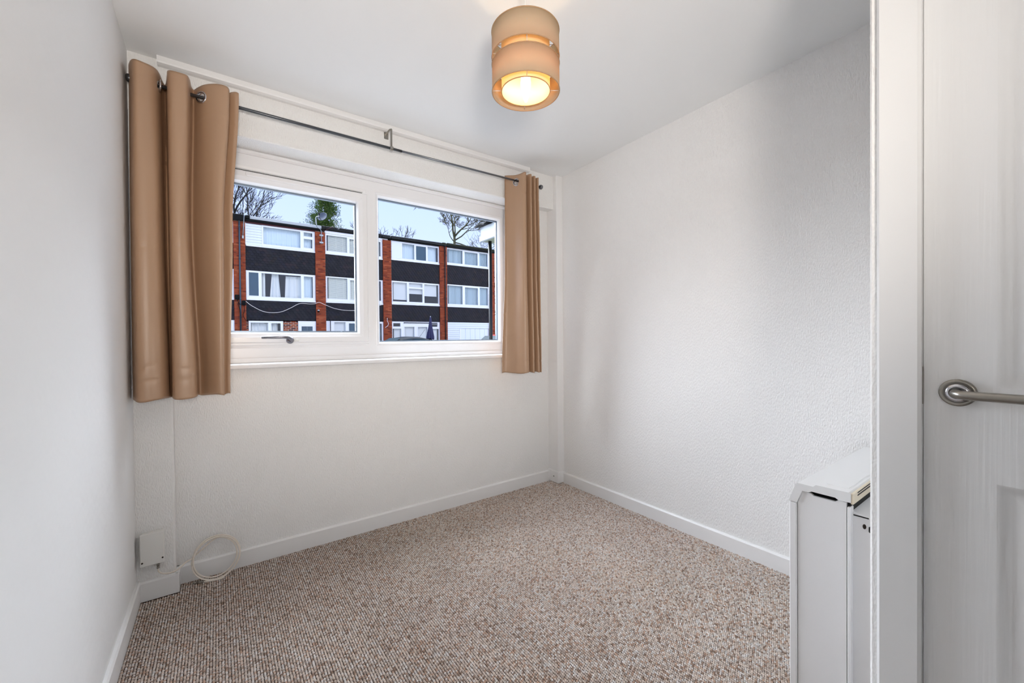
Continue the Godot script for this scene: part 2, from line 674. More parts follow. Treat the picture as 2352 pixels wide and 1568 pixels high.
	extrude(st, board, 1.93, Transform3D(Basis(Vector3(0, 0, 1), Vector3(0, 1, 0), Vector3(-1, 0, 0)), Vector3(1.80, 0, 0)))
	obj("window_sill", st, M.upvc, win)


func skirt(st: SurfaceTool, a: Vector3, b: Vector3, out: Vector3, h := 0.085, t := 0.014) -> void:
	# a board from a to b standing on the floor, its face turned to «out»
	var along := (b - a).normalized()
	var poly := PackedVector2Array([Vector2(0, 0), Vector2(t, 0), Vector2(t, h - 0.007), Vector2(t - 0.005, h), Vector2(0, h)])
	extrude(st, poly, a.distance_to(b), Transform3D(Basis(out, Vector3.UP, along), a))


func skirtings() -> void:
	var st := new_st()
	skirt(st, Vector3(-0.168, 0, ZW), Vector3(2.112, 0, ZW), Vector3(0, 0, 1))
	skirt(st, Vector3(XL, 0, -2.372), Vector3(-0.154, 0, -2.372), Vector3(0, 0, 1))
	skirt(st, Vector3(-0.168, 0, -2.44), Vector3(-0.168, 0, -2.3585), Vector3(1, 0, 0))
	struct("baseboard_back", st, M.gloss, "white skirting board under the window")
	st = new_st()
	skirt(st, Vector3(XL, 0, -2.372), Vector3(XL, 0, ZE), Vector3(1, 0, 0), 0.09)
	struct("baseboard_left", st, M.gloss, "white skirting board along the left wall")
	st = new_st()
	skirt(st, Vector3(XR, 0, -2.335), Vector3(XR, 0, ZC), Vector3(-1, 0, 0), 0.081)
	struct("baseboard_right", st, M.gloss, "white skirting board along the right wall")
	st = new_st()
	bx(st, Vector3(2.102, 0.006, ZW), Vector3(XR, 0.094, -2.322), 0.002)
	var t := struct("trim_3", st, M.gloss, "small white box at the foot of the corner pipe boxing")
	st = new_st()
	lathe(st, [[0.0, 0.001], [0.0045, 0.0008], [0.0045, 0.0]], 10, Transform3D(Basis(Vector3(0, 0, 1), PI / 2), Vector3(2.102, 0.052, -2.372)))
	obj("screw_hole", st, M.dark, t)


# ---------------------------------------------------------------- cupboard door at the right
func cupboard_door() -> void:
	var st := new_st()
	# architrave and lining
	for q in [[-0.2555, -0.186, 0.0, 2.09], [0.586, 0.655, 0.0, 2.09], [-0.2555, 0.655, 2.02, 2.09]]:
		bx(st, Vector3(XC - 0.013, q[2], q[0]), Vector3(XC + 0.002, q[3], q[1]), 0.005)
	for q in [[-0.215, -0.1863], [0.5865, 0.615]]:
		bx(st, Vector3(XC - 0.002, 0.0, q[0]), Vector3(XC + 0.1, 2.03, q[1]), 0.0)
	bx(st, Vector3(XC - 0.002, 2.005, -0.2), Vector3(XC + 0.1, 2.03, 0.6))
	var fr := struct("trim_4", st, M.frame_paint, "white painted door architrave and lining at the right")
	st = new_st()
	bx(st, Vector3(XC + 0.004, 0.985, -0.1868), Vector3(XC + 0.022, 1.062, -0.1855))
	obj("strike_plate", st, M.nickel, fr)
	# the leaf lies in the x = const plane; build it facing +z and turn it
	var zl := -0.1846
	var w := 0.764
	var face := XC + 0.010
	var xf := Transform3D(Basis(Vector3(0, 0, 1), Vector3(0, 1, 0), Vector3(-1, 0, 0)), Vector3(face, 0.004, zl))
	var door := thing("door_1", "white moulded panel door with a satin lever handle", "", Vector3(face + 0.02, 0.0, zl + w / 2))
	door.remove_meta("category")
	door.set_meta("kind", "structure")
	st = new_st()
	bx(st, Vector3(0, 0, -0.040), Vector3(w, 1.995, -0.009), 0.0, xf)
	var cols := [[0.098, 0.335], [0.43, 0.667]]
	var rows := [[0.22, 0.84], [1.022, 1.88]]
	for q in [[0.0, 0.098, 0.0, 1.995], [0.335, 0.43, 0.0, 1.995], [0.667, w, 0.0, 1.995], [0.098, 0.335, 0.0, 0.22], [0.43, 0.667, 0.0, 0.22], [0.098, 0.335, 0.84, 1.022], [0.43, 0.667, 0.84, 1.022], [0.098, 0.335, 1.88, 1.995], [0.43, 0.667, 1.88, 1.995]]:
		bx(st, Vector3(q[0], q[2], -0.01), Vector3(q[1], q[3], 0.0), 0.0, xf)
	bx(st, Vector3(-0.0012, 0, -0.04), Vector3(0.002, 1.995, 0.0004), 0.001, xf)
	obj("door_leaf", st, M.grain, door)
	for c in cols:
		for r in rows:
			st = new_st(true)
			ring(st, c[0], c[1], r[0], r[1], [[0.0, 0.0], [0.004, -0.001], [0.010, -0.005], [0.018, -0.008], [0.026, -0.0085], [0.034, -0.006], [0.052, -0.0025], [0.056, -0.002]], xf)
			st.set_smooth_group(0xFFFFFFFF)
			quad(st, xf * Vector3(c[0] + 0.056, r[0] + 0.056, -0.002), xf * Vector3(c[1] - 0.056, r[0] + 0.056, -0.002), xf * Vector3(c[1] - 0.056, r[1] - 0.056, -0.002), xf * Vector3(c[0] + 0.056, r[1] - 0.056, -0.002))
			obj("door_panel", st, M.grain, door)
	# handle: rose, collar, neck and lever in satin nickel
	var hc := Vector3(face, 1.013, -0.1365)
	st = new_st(true)
	lathe(st, [[0.0265, 0.0], [0.0265, 0.007], [0.0255, 0.009], [0.019, 0.0095], [0.0185, 0.008], [0.017, 0.008]], 40, Transform3D(Basis(Vector3(0, 0, 1), PI / 2), hc))
	var rose := obj("rose", st, M.nickel, door)
	st = new_st(true)
	lathe(st, [[0.0175, 0.008], [0.017, 0.0115], [0.0135, 0.0125], [0.012, 0.0125]], 32, Transform3D(Basis(Vector3(0, 0, 1), PI / 2), hc))
	obj("collar", st, M.chrome, rose)
	st = new_st(true)
	var path := spline([hc + Vector3(-0.008, 0, 0), hc + Vector3(-0.03, 0, 0), hc + Vector3(-0.043, 0.0, 0.006), hc + Vector3(-0.048, 0.0, 0.02), hc + Vector3(-0.050, 0.0, 0.06), hc + Vector3(-0.050, 0.0, 0.125)], 6)
	tube(st, path, 0.0085, 16)
	obj("lever_handle", st, M.nickel, door)
	st = new_st()
	bx(st, Vector3(-0.0045, 1.0, -0.02), Vector3(0.0, 1.03, -0.006), 0.001, xf)
	obj("latch_bolt", st, mat(Color(0.42, 0.27, 0.17), 0.4, 0.8), door)


# ---------------------------------------------------------------- curtains and their rail
const ZROD := -2.276
const YROD := 2.208


# three plan views of the folds, [x, offset in front of the rail] pairs, at the top, the middle and the hem
func curtain(label: String, top: Array, midw: Array, hem: Array, eyes: Array, creases: Array) -> void:
	var n := top.size()
	var y_top := 2.262
	var y_hem := 0.884
	var t := thing("curtain", label, "curtain", Vector3(top[n / 2][0], y_hem, ZROD), "tan eyelet curtains")
	var sub := 6
	var rows := 150
	var cols := (n - 1) * sub + 1
	var grid := []
	var keys := []
	for k in [top, midw, hem]:
		var pts := []
		for q in k:
			pts.append(Vector2(q[0], ZROD + q[1]))
		keys.append(spline(pts, sub))
	for r in rows + 1:
		var f := float(r) / rows
		var y := lerpf(y_top, y_hem, f)
		var line := []
		for c in cols:
			var p: Vector2
			if f < 0.45:
				p = (keys[0][c] as Vector2).lerp(keys[1][c], smoothstep(0.0, 1.0, f / 0.45))
			else:
				p = (keys[1][c] as Vector2).lerp(keys[2][c], smoothstep(0.0, 1.0, (f - 0.45) / 0.55))
			var dz := 0.0
			for cr in creases:                      # press creases left from the packet, and the hem seams
				var dy: float = (y - cr[0] - 0.012 * sin(c * 0.16 + cr[0] * 9.0) * cr[2]) / 0.006
				dz -= cr[1] * exp(-dy * dy)
			line.append(Vector3(p.x, y + 0.004 * sin(c * 0.21), p.y + dz))
		grid.append(line)
	var thick := 0.0011
	var front := []
	var back := []
	for r in rows + 1:
		var a := []
		var b := []
		for c in cols:
			var du: Vector3 = grid[r][mini(c + 1, cols - 1)] - grid[r][maxi(c - 1, 0)]
			var nn := du.cross(Vector3.UP).normalized()
			a.append(grid[r][c] + nn * thick)
			b.append(grid[r][c] - nn * thick)
		front.append(a)
		back.append(b)
	var st := new_st(true)
	var holes := func(p: Vector3) -> bool:
		for e in eyes:
			if p.distance_to(Vector3(e[0], YROD, ZROD + e[1])) < 0.0195:
				return true
		return false
	for r in rows:
		for c in cols - 1:
			if holes.call((grid[r][c] + grid[r + 1][c + 1]) * 0.5):
				continue
			quad(st, front[r + 1][c], front[r + 1][c + 1], front[r][c + 1], front[r][c])
			quad(st, back[r + 1][c + 1], back[r + 1][c], back[r][c], back[r][c + 1])
	for r in rows:
		quad(st, back[r + 1][0], front[r + 1][0], front[r][0], back[r][0])
		quad(st, front[r + 1][cols - 1], back[r + 1][cols - 1], back[r][cols - 1], front[r][cols - 1])
	for c in cols - 1:
		quad(st, front[0][c], front[0][c + 1], back[0][c + 1], back[0][c])
		quad(st, back[rows][c], back[rows][c + 1], front[rows][c + 1], front[rows][c])
	obj("fabric", st, M.curtain, t)
	for e in eyes:
		st = new_st(true)
		var dir := Vector3(cos(e[2]), 0, sin(e[2]))          # along the cloth
		var nrm := dir.cross(Vector3.UP).normalized()
		torus(st, 0.0225, 0.0048, Transform3D(Basis(dir, Vector3.UP, nrm), Vector3(e[0], YROD, ZROD + e[1])), 32, 8, 0.85)
		obj("eyelet", st, M.chrome, t)


func curtain_things() -> void:
	curtain("wide tan eyelet curtain bunched in deep folds at the left of the window",
		[[-0.288, -0.08], [-0.285, -0.02], [-0.272, 0.035], [-0.257, 0.064], [-0.238, 0.064], [-0.212, 0.046], [-0.196, 0.02], [-0.188, -0.01], [-0.183, -0.05], [-0.176, -0.083], [-0.169, -0.055], [-0.163, -0.01], [-0.158, 0.035], [-0.143, 0.058], [-0.117, 0.062], [-0.094, 0.05], [-0.086, 0.01], [-0.083, -0.04], [-0.074, -0.055], [-0.060, -0.025], [-0.034, 0.012], [0.008, 0.042], [0.044, 0.05], [0.055, 0.034], [0.055, 0.006], [0.062, 0.010], [0.080, 0.020], [0.0915, 0.018]],
		[[-0.289, -0.07], [-0.288, -0.02], [-0.276, 0.032], [-0.263, 0.060], [-0.244, 0.066], [-0.220, 0.062], [-0.196, 0.045], [-0.184, 0.0], [-0.182, -0.05], [-0.176, -0.075], [-0.168, -0.06], [-0.163, -0.01], [-0.159, 0.035], [-0.147, 0.058], [-0.125, 0.064], [-0.103, 0.05], [-0.096, 0.01], [-0.095, -0.045], [-0.086, -0.06], [-0.068, -0.035], [-0.041, 0.0], [-0.009, 0.035], [0.016, 0.045], [0.026, 0.03], [0.026, 0.002], [0.034, 0.002], [0.050, 0.012], [0.061, 0.013]],
		[[-0.290, -0.06], [-0.289, -0.02], [-0.277, 0.032], [-0.265, 0.060], [-0.246, 0.068], [-0.222, 0.066], [-0.194, 0.056], [-0.174, 0.01], [-0.174, -0.045], [-0.170, -0.065], [-0.165, -0.045], [-0.162, -0.005], [-0.159, 0.03], [-0.148, 0.058], [-0.121, 0.066], [-0.087, 0.06], [-0.076, 0.03], [-0.078, -0.03], [-0.069, -0.055], [-0.056, -0.045], [-0.036, -0.01], [-0.011, 0.025], [0.008, 0.04], [0.019, 0.03], [0.019, 0.004], [0.026, 0.002], [0.035, 0.008], [0.043, 0.010]],
		[[-0.187, 0.0, 1.35], [-0.047, 0.0, 0.75]],
		[[2.118, 0.0022, 1.0], [1.905, 0.0018, 1.0], [1.52, 0.0016, 0.6], [1.02, 0.0018, 0.8], [0.965, 0.0022, 0.0]])
	curtain("narrow tan eyelet curtain gathered tightly at the right of the window",
		[[1.640, -0.064], [1.652, -0.066], [1.664, -0.05], [1.690, -0.012], [1.703, 0.025], [1.712, 0.055], [1.726, 0.062], [1.741, 0.045], [1.745, 0.0], [1.748, -0.04], [1.757, -0.03], [1.764, 0.02], [1.773, 0.057], [1.786, 0.05], [1.792, 0.0], [1.796, -0.035], [1.802, -0.02], [1.806, 0.03], [1.812, 0.055], [1.824, 0.045], [1.829, 0.0], [1.833, -0.035], [1.838, -0.02], [1.842, 0.03], [1.850, 0.05], [1.862, 0.03], [1.868, 0.0]],
		[[1.632, -0.06], [1.645, -0.062], [1.660, -0.052], [1.685, -0.015], [1.698, 0.028], [1.710, 0.055], [1.726, 0.062], [1.742, 0.045], [1.747, 0.0], [1.750, -0.04], [1.760, -0.03], [1.766, 0.02], [1.775, 0.058], [1.789, 0.05], [1.795, 0.0], [1.799, -0.035], [1.806, -0.02], [1.811, 0.03], [1.818, 0.055], [1.831, 0.045], [1.837, 0.0], [1.842, -0.035], [1.847, -0.02], [1.851, 0.03], [1.858, 0.05], [1.871, 0.03], [1.878, 0.0]],
		[[1.600, -0.06], [1.622, -0.058], [1.640, -0.045], [1.671, -0.01], [1.694, 0.035], [1.714, 0.06], [1.736, 0.063], [1.754, 0.045], [1.760, 0.0], [1.763, -0.03], [1.772, -0.02], [1.778, 0.02], [1.788, 0.055], [1.803, 0.045], [1.812, 0.0], [1.817, -0.03], [1.825, -0.015], [1.831, 0.03], [1.839, 0.05], [1.855, 0.04], [1.862, 0.0], [1.867, -0.02], [1.870, -0.01], [1.872, 0.02], [1.876, 0.035], [1.886, 0.02], [1.892, 0.0]],
		[[1.694, 0.0, 1.0]],
		[[2.118, 0.0022, 1.0], [1.93, 0.0012, 1.0], [1.55, 0.0016, 0.8], [1.30, 0.002, 1.5], [1.15, 0.002, 2.0], [0.965, 0.0022, 0.0]])
	# the telescopic rail
	var t := thing("curtain_rail", "grey metal telescopic curtain rail spanning above the window", "curtain rail", Vector3(0.8, YROD, ZROD))
	var st := new_st(true)
	tube(st, [Vector3(-0.272, YROD, ZROD), Vector3(0.872, YROD, ZROD)], 0.0075, 16)
	obj("pole", st, M.rod_dark, t)
	st = new_st(true)
	tube(st, [Vector3(0.86, YROD, ZROD), Vector3(1.905, YROD + 0.012, ZROD)], 0.006, 16)
	obj("pole", st, M.rod, t)
	for e in [[-0.272, -1.0], [1.905, 1.0]]:
		st = new_st(true)
		var prof := [[0.0065, -0.002], [0.012, 0.0], [0.0155, 0.004], [0.0165, 0.011], [0.0155, 0.018], [0.011, 0.0225], [0.0, 0.024]]
		lathe(st, prof, 20, Transform3D(Basis(Vector3(0, 0, 1), -PI / 2 * e[1]), Vector3(e[0] - 0.002 * e[1], YROD + (0.012 if e[1] > 0 else 0.0), ZROD)))
		obj("finial", st, M.rod_dark if e[1] < 0 else M.rod, t)
	# middle bracket: a plate screwed under the ceiling with an arm down to the pole
	st = new_st()
	bx(st, Vector3(0.800, 2.297, ZB - 0.001), Vector3(0.826, 2.335, ZB + 0.004), 0.002)
	var arm := [Vector3(0.812, 2.325, ZB + 0.002), Vector3(0.812, 2.325, -2.30), Vector3(0.812, 2.318, ZROD), Vector3(0.812, YROD + 0.004, ZROD)]
	tube(st, arm, 0.0055, 4)
	bx(st, Vector3(0.803, YROD - 0.0105, ZROD - 0.0105), Vector3(0.822, YROD + 0.0105, ZROD + 0.0105), 0.003)
	obj("bracket", st, M.nickel, t)


# ---------------------------------------------------------------- the pendant lamp
func pendant() -> void:
	var c := Vector3(0.882, 0, -1.126)
	var y0 := 1.985
	var y1 := 2.19
	var ceil_at := ceil_y(c.z)
	var t := thing("pendant_lamp", "drum pendant lamp with a two-tier beige linen shade and a lit candle bulb", "lamp", Vector3(c.x, y0, c.z))
	var xf := Transform3D(Basis(), c)
	var linen := mat(Color(0.80, 0.73, 0.64), 0.9, 0, 0.1)
	relief(linen, noise_image(51, 0.2, 512, 32, 512, 512, 2), 0.2, 0.05)
	linen.backlight_enabled = true
	linen.backlight = Color(0.9, 0.82, 0.68)
	var lining := mat(Color(0.95, 0.92, 0.84), 0.9, 0, 0.1)
	lining.backlight_enabled = true
	lining.backlight = Color(1.0, 0.88, 0.68)
	var trim := mat(Color(0.70, 0.56, 0.42), 0.8)
	var sleeve := func(called: String, r: float, a: float, b: float, m: Material) -> MeshInstance3D:
		var s := new_st(true)
		lathe(s, [[r - 0.0012, a], [r, a], [r, b], [r - 0.0012, b], [r - 0.0012, a]], 64, xf)
		return obj(called, s, m, t)
	var up: MeshInstance3D = sleeve.call("upper_shade", 0.117, 2.102, y1, linen)
	var low: MeshInstance3D = sleeve.call("lower_shade", 0.117, y0, 2.078, linen)
	sleeve.call("inner_shade", 0.084, y0 + 0.002, 2.165, lining)
	for e in [[2.102, up, 0.117], [y1, up, 0.117], [y0, low, 0.117], [2.078, low, 0.117], [y0 + 0.002, low, 0.084]]:
		var st := new_st(true)
		torus(st, e[2], 0.0017, Transform3D(Basis(Vector3.RIGHT, PI / 2), c + Vector3(0, e[0], 0)), 64, 6)
		obj("rolled_edge", st, trim, e[1])
	# struts that tie the two tiers and the inner sleeve together
	var wire := mat(Color(0.85, 0.85, 0.85), 0.4, 0.3)
	for k in 4:
		var a := k * PI / 2 + 0.62
		var d := Vector3(cos(a), 0, sin(a))
		for q in [[0.115, 2.06, 0.115, 2.12], [0.084, 2.12, 0.116, 2.12], [0.084, y0 + 0.006, 0.116, y0 + 0.006], [0.018, 2.15, 0.117, 2.15]]:
			var st := new_st(true)
			tube(st, [c + d * q[0] + Vector3(0, q[1], 0), c + d * q[2] + Vector3(0, q[3], 0)], 0.0012, 6)
			obj("strut", st, wire, t)
	# lamp holder, cord and ceiling rose
	var st := new_st(true)
	lathe(st, [[0.0, 2.075], [0.014, 2.075], [0.015, 2.08], [0.015, 2.12], [0.021, 2.122], [0.021, 2.135], [0.012, 2.15], [0.004, 2.165], [0.0, 2.165]], 24, xf)
	obj("lamp_holder", st, M.plastic, t)
	st = new_st(true)
	tube(st, [c + Vector3(0, 2.16, 0), c + Vector3(0, ceil_at, 0)], 0.0032, 10)
	obj("cord", st, M.plastic, t)
	st = new_st(true)
	lathe(st, [[0.0, ceil_at - 0.03], [0.012, ceil_at - 0.03], [0.03, ceil_at - 0.02], [0.038, ceil_at - 0.006], [0.038, ceil_at + 0.002]], 32, xf)
	obj("ceiling_rose", st, M.plastic, t)
	# candle bulb, lit
	st = new_st(true)
	lathe(st, [[0.0, 1.950], [0.004, 1.952], [0.0095, 1.966], [0.0145, 1.985], [0.0172, 2.004], [0.0178, 2.018], [0.0160, 2.040], [0.0125, 2.062], [0.0115, 2.078]], 24, xf)
	var glow := mat(Color(1.0, 0.97, 0.9), 0.5)
	glow.emission_enabled = true
	glow.emission = Color(1.0, 0.93, 0.78)
	glow.emission_energy_multiplier = 3.0
	obj("bulb", st, glow, t)
	var l := OmniLight3D.new()
	l.name = "candle_lamp"
	l.position = c + Vector3(0, 2.015, 0)
	l.light_color = Color(1.0, 0.85, 0.63)
	l.light_energy = 0.02
	l.light_size = 0.014
	l.omni_range = 8.0
	l.omni_attenuation = 2.0
	l.shadow_enabled = true
	add_child(l)


# ---------------------------------------------------------------- storage heater
func heater() -> void:
	var x0 := 1.45
	var x1 := 2.125
	var t := thing("storage_heater", "white electric storage heater standing behind the cupboard corner", "heater", Vector3((x0 + x1) / 2, 0, -0.41))
	var along := func(x: float) -> Transform3D:            # outlines are (z, y), pushed towards +x from x
		return Transform3D(Basis(Vector3(0, 0, -1), Vector3.UP, Vector3(1, 0, 0)), Vector3(x, 0, 0))
	# front panel
	var st := new_st()
	bx(st, Vector3(x0 - 0.002, 0.012, -0.526), Vector3(x1, 0.611, -0.506), 0.003)
	obj("front_panel", st, M.heater, t)
	# casing behind it, its end panel let in a little
	st = new_st()
	bx(st, Vector3(x0 + 0.012, 0.015, -0.507), Vector3(x1 - 0.005, 0.645, -0.376), 0.0)
	obj("casing", st, M.gap, t)
	st = new_st()
	var end := PackedVector2Array([Vector2(0.5045, 0.02), Vector2(0.5045, 0.611), Vector2(0.492, 0.649), Vector2(0.470, 0.649), Vector2(0.463, 0.643), Vector2(0.410, 0.643), Vector2(0.403, 0.649), Vector2(0.3835, 0.649), Vector2(0.3835, 0.02)])
	extrude(st, end, 0.008, along.call(x0 + 0.004), 0.0015)
	obj("end_panel", st, M.heater, t)
	st = new_st()
	bx(st, Vector3(x0 + 0.001, 0.015, -0.3815), Vector3(x0 + 0.03, 0.638, -0.3735), 0.002)
	obj("edge_trim", st, M.heater, t)
	# lid with a sloped front and a raised rear
	st = new_st()
	var lid := PackedVector2Array([Vector2(0.527, 0.612), Vector2(0.508, 0.668), Vector2(0.503, 0.673), Vector2(0.462, 0.673), Vector2(0.455, 0.680), Vector2(0.377, 0.681), Vector2(0.372, 0.677), Vector2(0.372, 0.653), Vector2(0.400, 0.652), Vector2(0.408, 0.657), Vector2(0.466, 0.657), Vector2(0.474, 0.652), Vector2(0.491, 0.652), Vector2(0.505, 0.612)])
	extrude(st, lid, x1 - x0 + 0.006, along.call(x0 - 0.003), 0.0)
	var lid_o := obj("lid", st, M.heater_lid, t)
	# shallow raised plate on the lid
	st = new_st()
	bx(st, Vector3(x0 + 0.035, 0.679, -0.440), Vector3(x0 + 0.26, 0.6825, -0.385), 0.002)
	obj("control_flap", st, M.heater_lid, lid_o)
	# cream rail with two slots along the rear of the lid
	st = new_st()
	bx(st, Vector3(x0 - 0.001, 0.648, -0.373), Vector3(x1, 0.680, -0.366), 0.002)
	var rail := obj("rear_rail", st, M.cream, t)
	st = new_st()
	bx(st, Vector3(x0 + 0.035, 0.666, -0.3665), Vector3(x0 + 0.175, 0.670, -0.3655))
	obj("slot", st, M.dark, rail)
	st = new_st()
	bx(st, Vector3(x0 + 0.035, 0.674, -0.3665), Vector3(x0 + 0.175, 0.677, -0.3655))
	obj("slot", st, M.gap, rail)
	# rear box between the casing and the wall
	st = new_st()
	var rear := PackedVector2Array([Vector2(0.376, 0.02), Vector2(0.376, 0.622), Vector2(0.30, 0.610), Vector2(0.285, 0.60), Vector2(0.285, 0.02)])
	extrude(st, rear, x1 - x0 - 0.03, along.call(x0 + 0.022), 0.002)
	var box := obj("rear_box", st, M.heater, t)
	st = new_st()
	bx(st, Vector3(x0 + 0.0205, 0.612, -0.372), Vector3(x0 + 0.0225, 0.615, -0.338), 0.0)
	obj("seam", st, M.gap, box)
	st = new_st(true)
	var key := PackedVector2Array()
	for i in 16:
		key.append(Vector2(0.3475 + 0.004 * cos(TAU * i / 16), 0.588 + 0.007 * sin(TAU * i / 16)))
	st.set_smooth_group(0xFFFFFFFF)
	extrude(st, key, 0.002, along.call(x0 + 0.0205))
	obj("keyhole", st, M.screw, box)
	st = new_st()
	bx(st, Vector3(x0 + 0.018, 0.575, -0.338), Vector3(x0 + 0.024, 0.592, -0.330), 0.002)
	obj("switch", st, M.dark, box)
	for z in [-0.50, -0.40]:
		for x in [x0 + 0.06, x1 - 0.08]:
			st = new_st()
			bx(st, Vector3(x, 0.0, z - 0.012), Vector3(x + 0.03, 0.02, z + 0.012), 0.002)
			obj("foot", st, M.gap, t)


# ---------------------------------------------------------------- junction box and aerial cable
func cable_things() -> void:
	var t := thing("junction_box", "flat white square junction box screwed low in the left corner", "box", Vector3(-0.243, 0.16, -2.36))
	var st := new_st()
	bx(st, Vector3(-0.280, 0.163, -2.373), Vector3(-0.206, 0.296, -2.343), 0.002)
	obj("back_box", st, M.plastic, t)
	st = new_st()
	bx(st, Vector3(-0.2835, 0.160, -2.344), Vector3(-0.2025, 0.299, -2.334), 0.003)
	obj("cover", st, M.plastic, t)
	for p in [Vector2(-0.2085, 0.184), Vector2(-0.2755, 0.178)]:
		st = new_st(true)
		lathe(st, [[0.0035, 0.0], [0.0035, 0.0008], [0.0, 0.001]], 12, Transform3D(Basis(Vector3.RIGHT, PI / 2), Vector3(p.x, p.y, -2.334)))
		obj("screw", st, M.screw, t)
	var c := thing("aerial_cable", "coiled cream aerial cable leaning against the skirting beside the junction box", "cable", Vector3(-0.02, 0.0, -2.40))
	var R := 0.0925
	var tilt := func(a: float, r: float, off: float) -> Vector3:
		var y := 0.096 + r * sin(a)
		return Vector3(-0.021 + r * 0.985 * cos(a), y, -2.392 + off - (y - 0.004) * 0.17)
	var path := [Vector3(-0.2255, 0.136, -2.352), Vector3(-0.2235, 0.120, -2.350), Vector3(-0.212, 0.109, -2.347), Vector3(-0.188, 0.104, -2.342), Vector3(-0.160, 0.109, -2.342), Vector3(-0.130, 0.122, -2.37)]
	for i in range(0, 60):
		var a := PI * 0.93 - TAU * i / 20.0
		var k := float(i) / 60.0
		path.append(tilt.call(a, R - 0.001 + 0.0062 * sin(k * 9.0) - 0.003 * k, 0.004 + 0.013 * k))
	# a slack turn across the ring, then the tail along the floor
	path.append_array([Vector3(-0.095, 0.06, -2.374), Vector3(-0.05, 0.013, -2.366), Vector3(0.01, 0.0045, -2.362), Vector3(-0.03, 0.0050, -2.352), Vector3(-0.075, 0.0055, -2.362)])
	st = new_st(true)
	# tail made of its own run so that the bend stays smooth
	tube(st, spline(path.slice(0, 66), 4), 0.0033, 8)
	obj("cord", st, M.cable, c)
	st = new_st(true)
	tube(st, spline([tilt.call(-0.35, R, 0.02), tilt.call(-0.75, R + 0.001, 0.021), tilt.call(-1.2, R + 0.001, 0.022), Vector3(0.0, 0.0045, -2.362), Vector3(-0.035, 0.0042, -2.366), Vector3(-0.068, 0.0045, -2.378)], 6), 0.0033, 8)
	obj("cord", st, M.cable, c)
	st = new_st(true)
	tube(st, spline([tilt.call(1.25, R, 0.0), tilt.call(1.75, R - 0.016, 0.0), Vector3(-0.075, 0.142, -2.412), tilt.call(2.9, R, 0.0)], 8), 0.0033, 8)
	obj("cord", st, M.cable, c)
	# plugs: one in the box, one on the loose end
	for e in [[Vector3(-0.2255, 0.160, -2.352), Vector3(-0.2255, 0.134, -2.352)], [Vector3(-0.068, 0.0052, -2.378), Vector3(-0.108, 0.0058, -2.392)]]:
		st = new_st(true)
		var d: Vector3 = e[1] - e[0]
		tube(st, [e[0], e[0] + d * 0.30, e[0] + d * 0.301, e[0] + d * 0.55, e[0] + d * 0.551, e[0] + d * 0.8, e[0] + d * 0.801, e[1]], [0.0045, 0.0045, 0.0056, 0.0056, 0.0047, 0.0047, 0.0054, 0.0054], 14)
		obj("plug", st, M.nickel, c)


# ---------------------------------------------------------------- the terrace across the road
func brick_run(st: SurfaceTool, x0: float, x1: float, y0: float, y1: float, z: float, proud: float) -> void:
	# stretcher bond standing proud of the mortar face at z
	var y := y0
	var k := 0
	while y < y1 - 0.03:
		var x := x0 - (0.1125 if k % 2 else 0.0)
		while x < x1 - 0.02:
			var a := maxf(x, x0)
			var b := minf(x + 0.215, x1)
			if b - a > 0.03:
				st.set_color(brick_tone())
				bx(st, Vector3(a, y, z - 0.02), Vector3(b, minf(y + 0.065, y1), z + proud * rng.randf_range(0.8, 1.2)))
			x += 0.225
		y += 0.075
		k += 1


func brick_tone() -> Color:
	var c := Color(0.30, 0.062, 0.026)
	var r := rng.randf()
	if r < 0.2:
		c = Color(0.20, 0.042, 0.022)
	elif r < 0.35:
		c = Color(0.38, 0.095, 0.04)
	return c * rng.randf_range(0.85, 1.15)


func pier(house: Node, x0: float, x1: float, top: float) -> void:
	var z := ZF + 0.10
	var st := new_st()
	bx(st, Vector3(x0, ROAD - 0.1, ZF - 0.3), Vector3(x1, top, z))
	var p := obj("brick_pier", st, M.mortar, house)
	st = new_st()
	brick_run(st, x0, x1, ROAD, top, z, 0.008)
	brick_side(st, x0, ROAD, top, z)
	stuff("brickwork", st, M.brick, p)


func brick_side(st: SurfaceTool, x: float, y0: float, y1: float, z: float) -> void:
	var y := y0
	while y < y1 - 0.03:
		st.set_color(brick_tone())
		bx(st, Vector3(x - 0.008, y, z - 0.1), Vector3(x + 0.02, y + 0.065, z + 0.004))
		y += 0.075


# a band of fish-scale tiles hung in courses, each with a rounded tail
func tiles(house: Node, x0: float, x1: float, y0: float, y1: float) -> void:
	var z := ZF + 0.02
	var st := new_st()
	bx(st, Vector3(x0, y0, ZF - 0.2), Vector3(x1, y1, z))
	var band := obj("tile_band", st, M.gap, house)
	st = new_st()
	var pitch := 0.172
	var rise := 0.118
	var k := 0
	var y := y0
	while y < y1 - 0.02:
		var x := x0 - (pitch * 0.5 if k % 2 else 0.0)
		while x < x1:
			var tone := rng.randf_range(0.75, 1.3)
			st.set_color(Color(0.0125, 0.0125, 0.017) * tone if rng.randf() < 0.8 else Color(0.019, 0.015, 0.018) * tone)
			var pts := []
			for q in [[0.0, 0.055], [0.16, 0.018], [0.36, 0.0], [0.64, 0.0], [0.84, 0.018], [1.0, 0.055], [1.0, 0.19], [0.0, 0.19]]:
				var px := clampf(x + pitch * (0.02 + 0.96 * q[0]), x0, x1)
				pts.append(Vector3(px, minf(y + q[1], y1), z + 0.030 - q[1] * 0.10 + 0.001 * tone))
			var back := []
			for p in pts:
				back.append(p - Vector3(0, 0, 0.016))
			if pts[4].x - pts[1].x > 0.03:
				for i in range(1, 7):
					tri(st, pts[0], pts[i], pts[i + 1])
				for i in 6:
					quad(st, back[i], back[i + 1], pts[i + 1], pts[i])
			x += pitch
		y += rise
		k += 1
	stuff("fish_scale_tiles", st, M.tile, band)


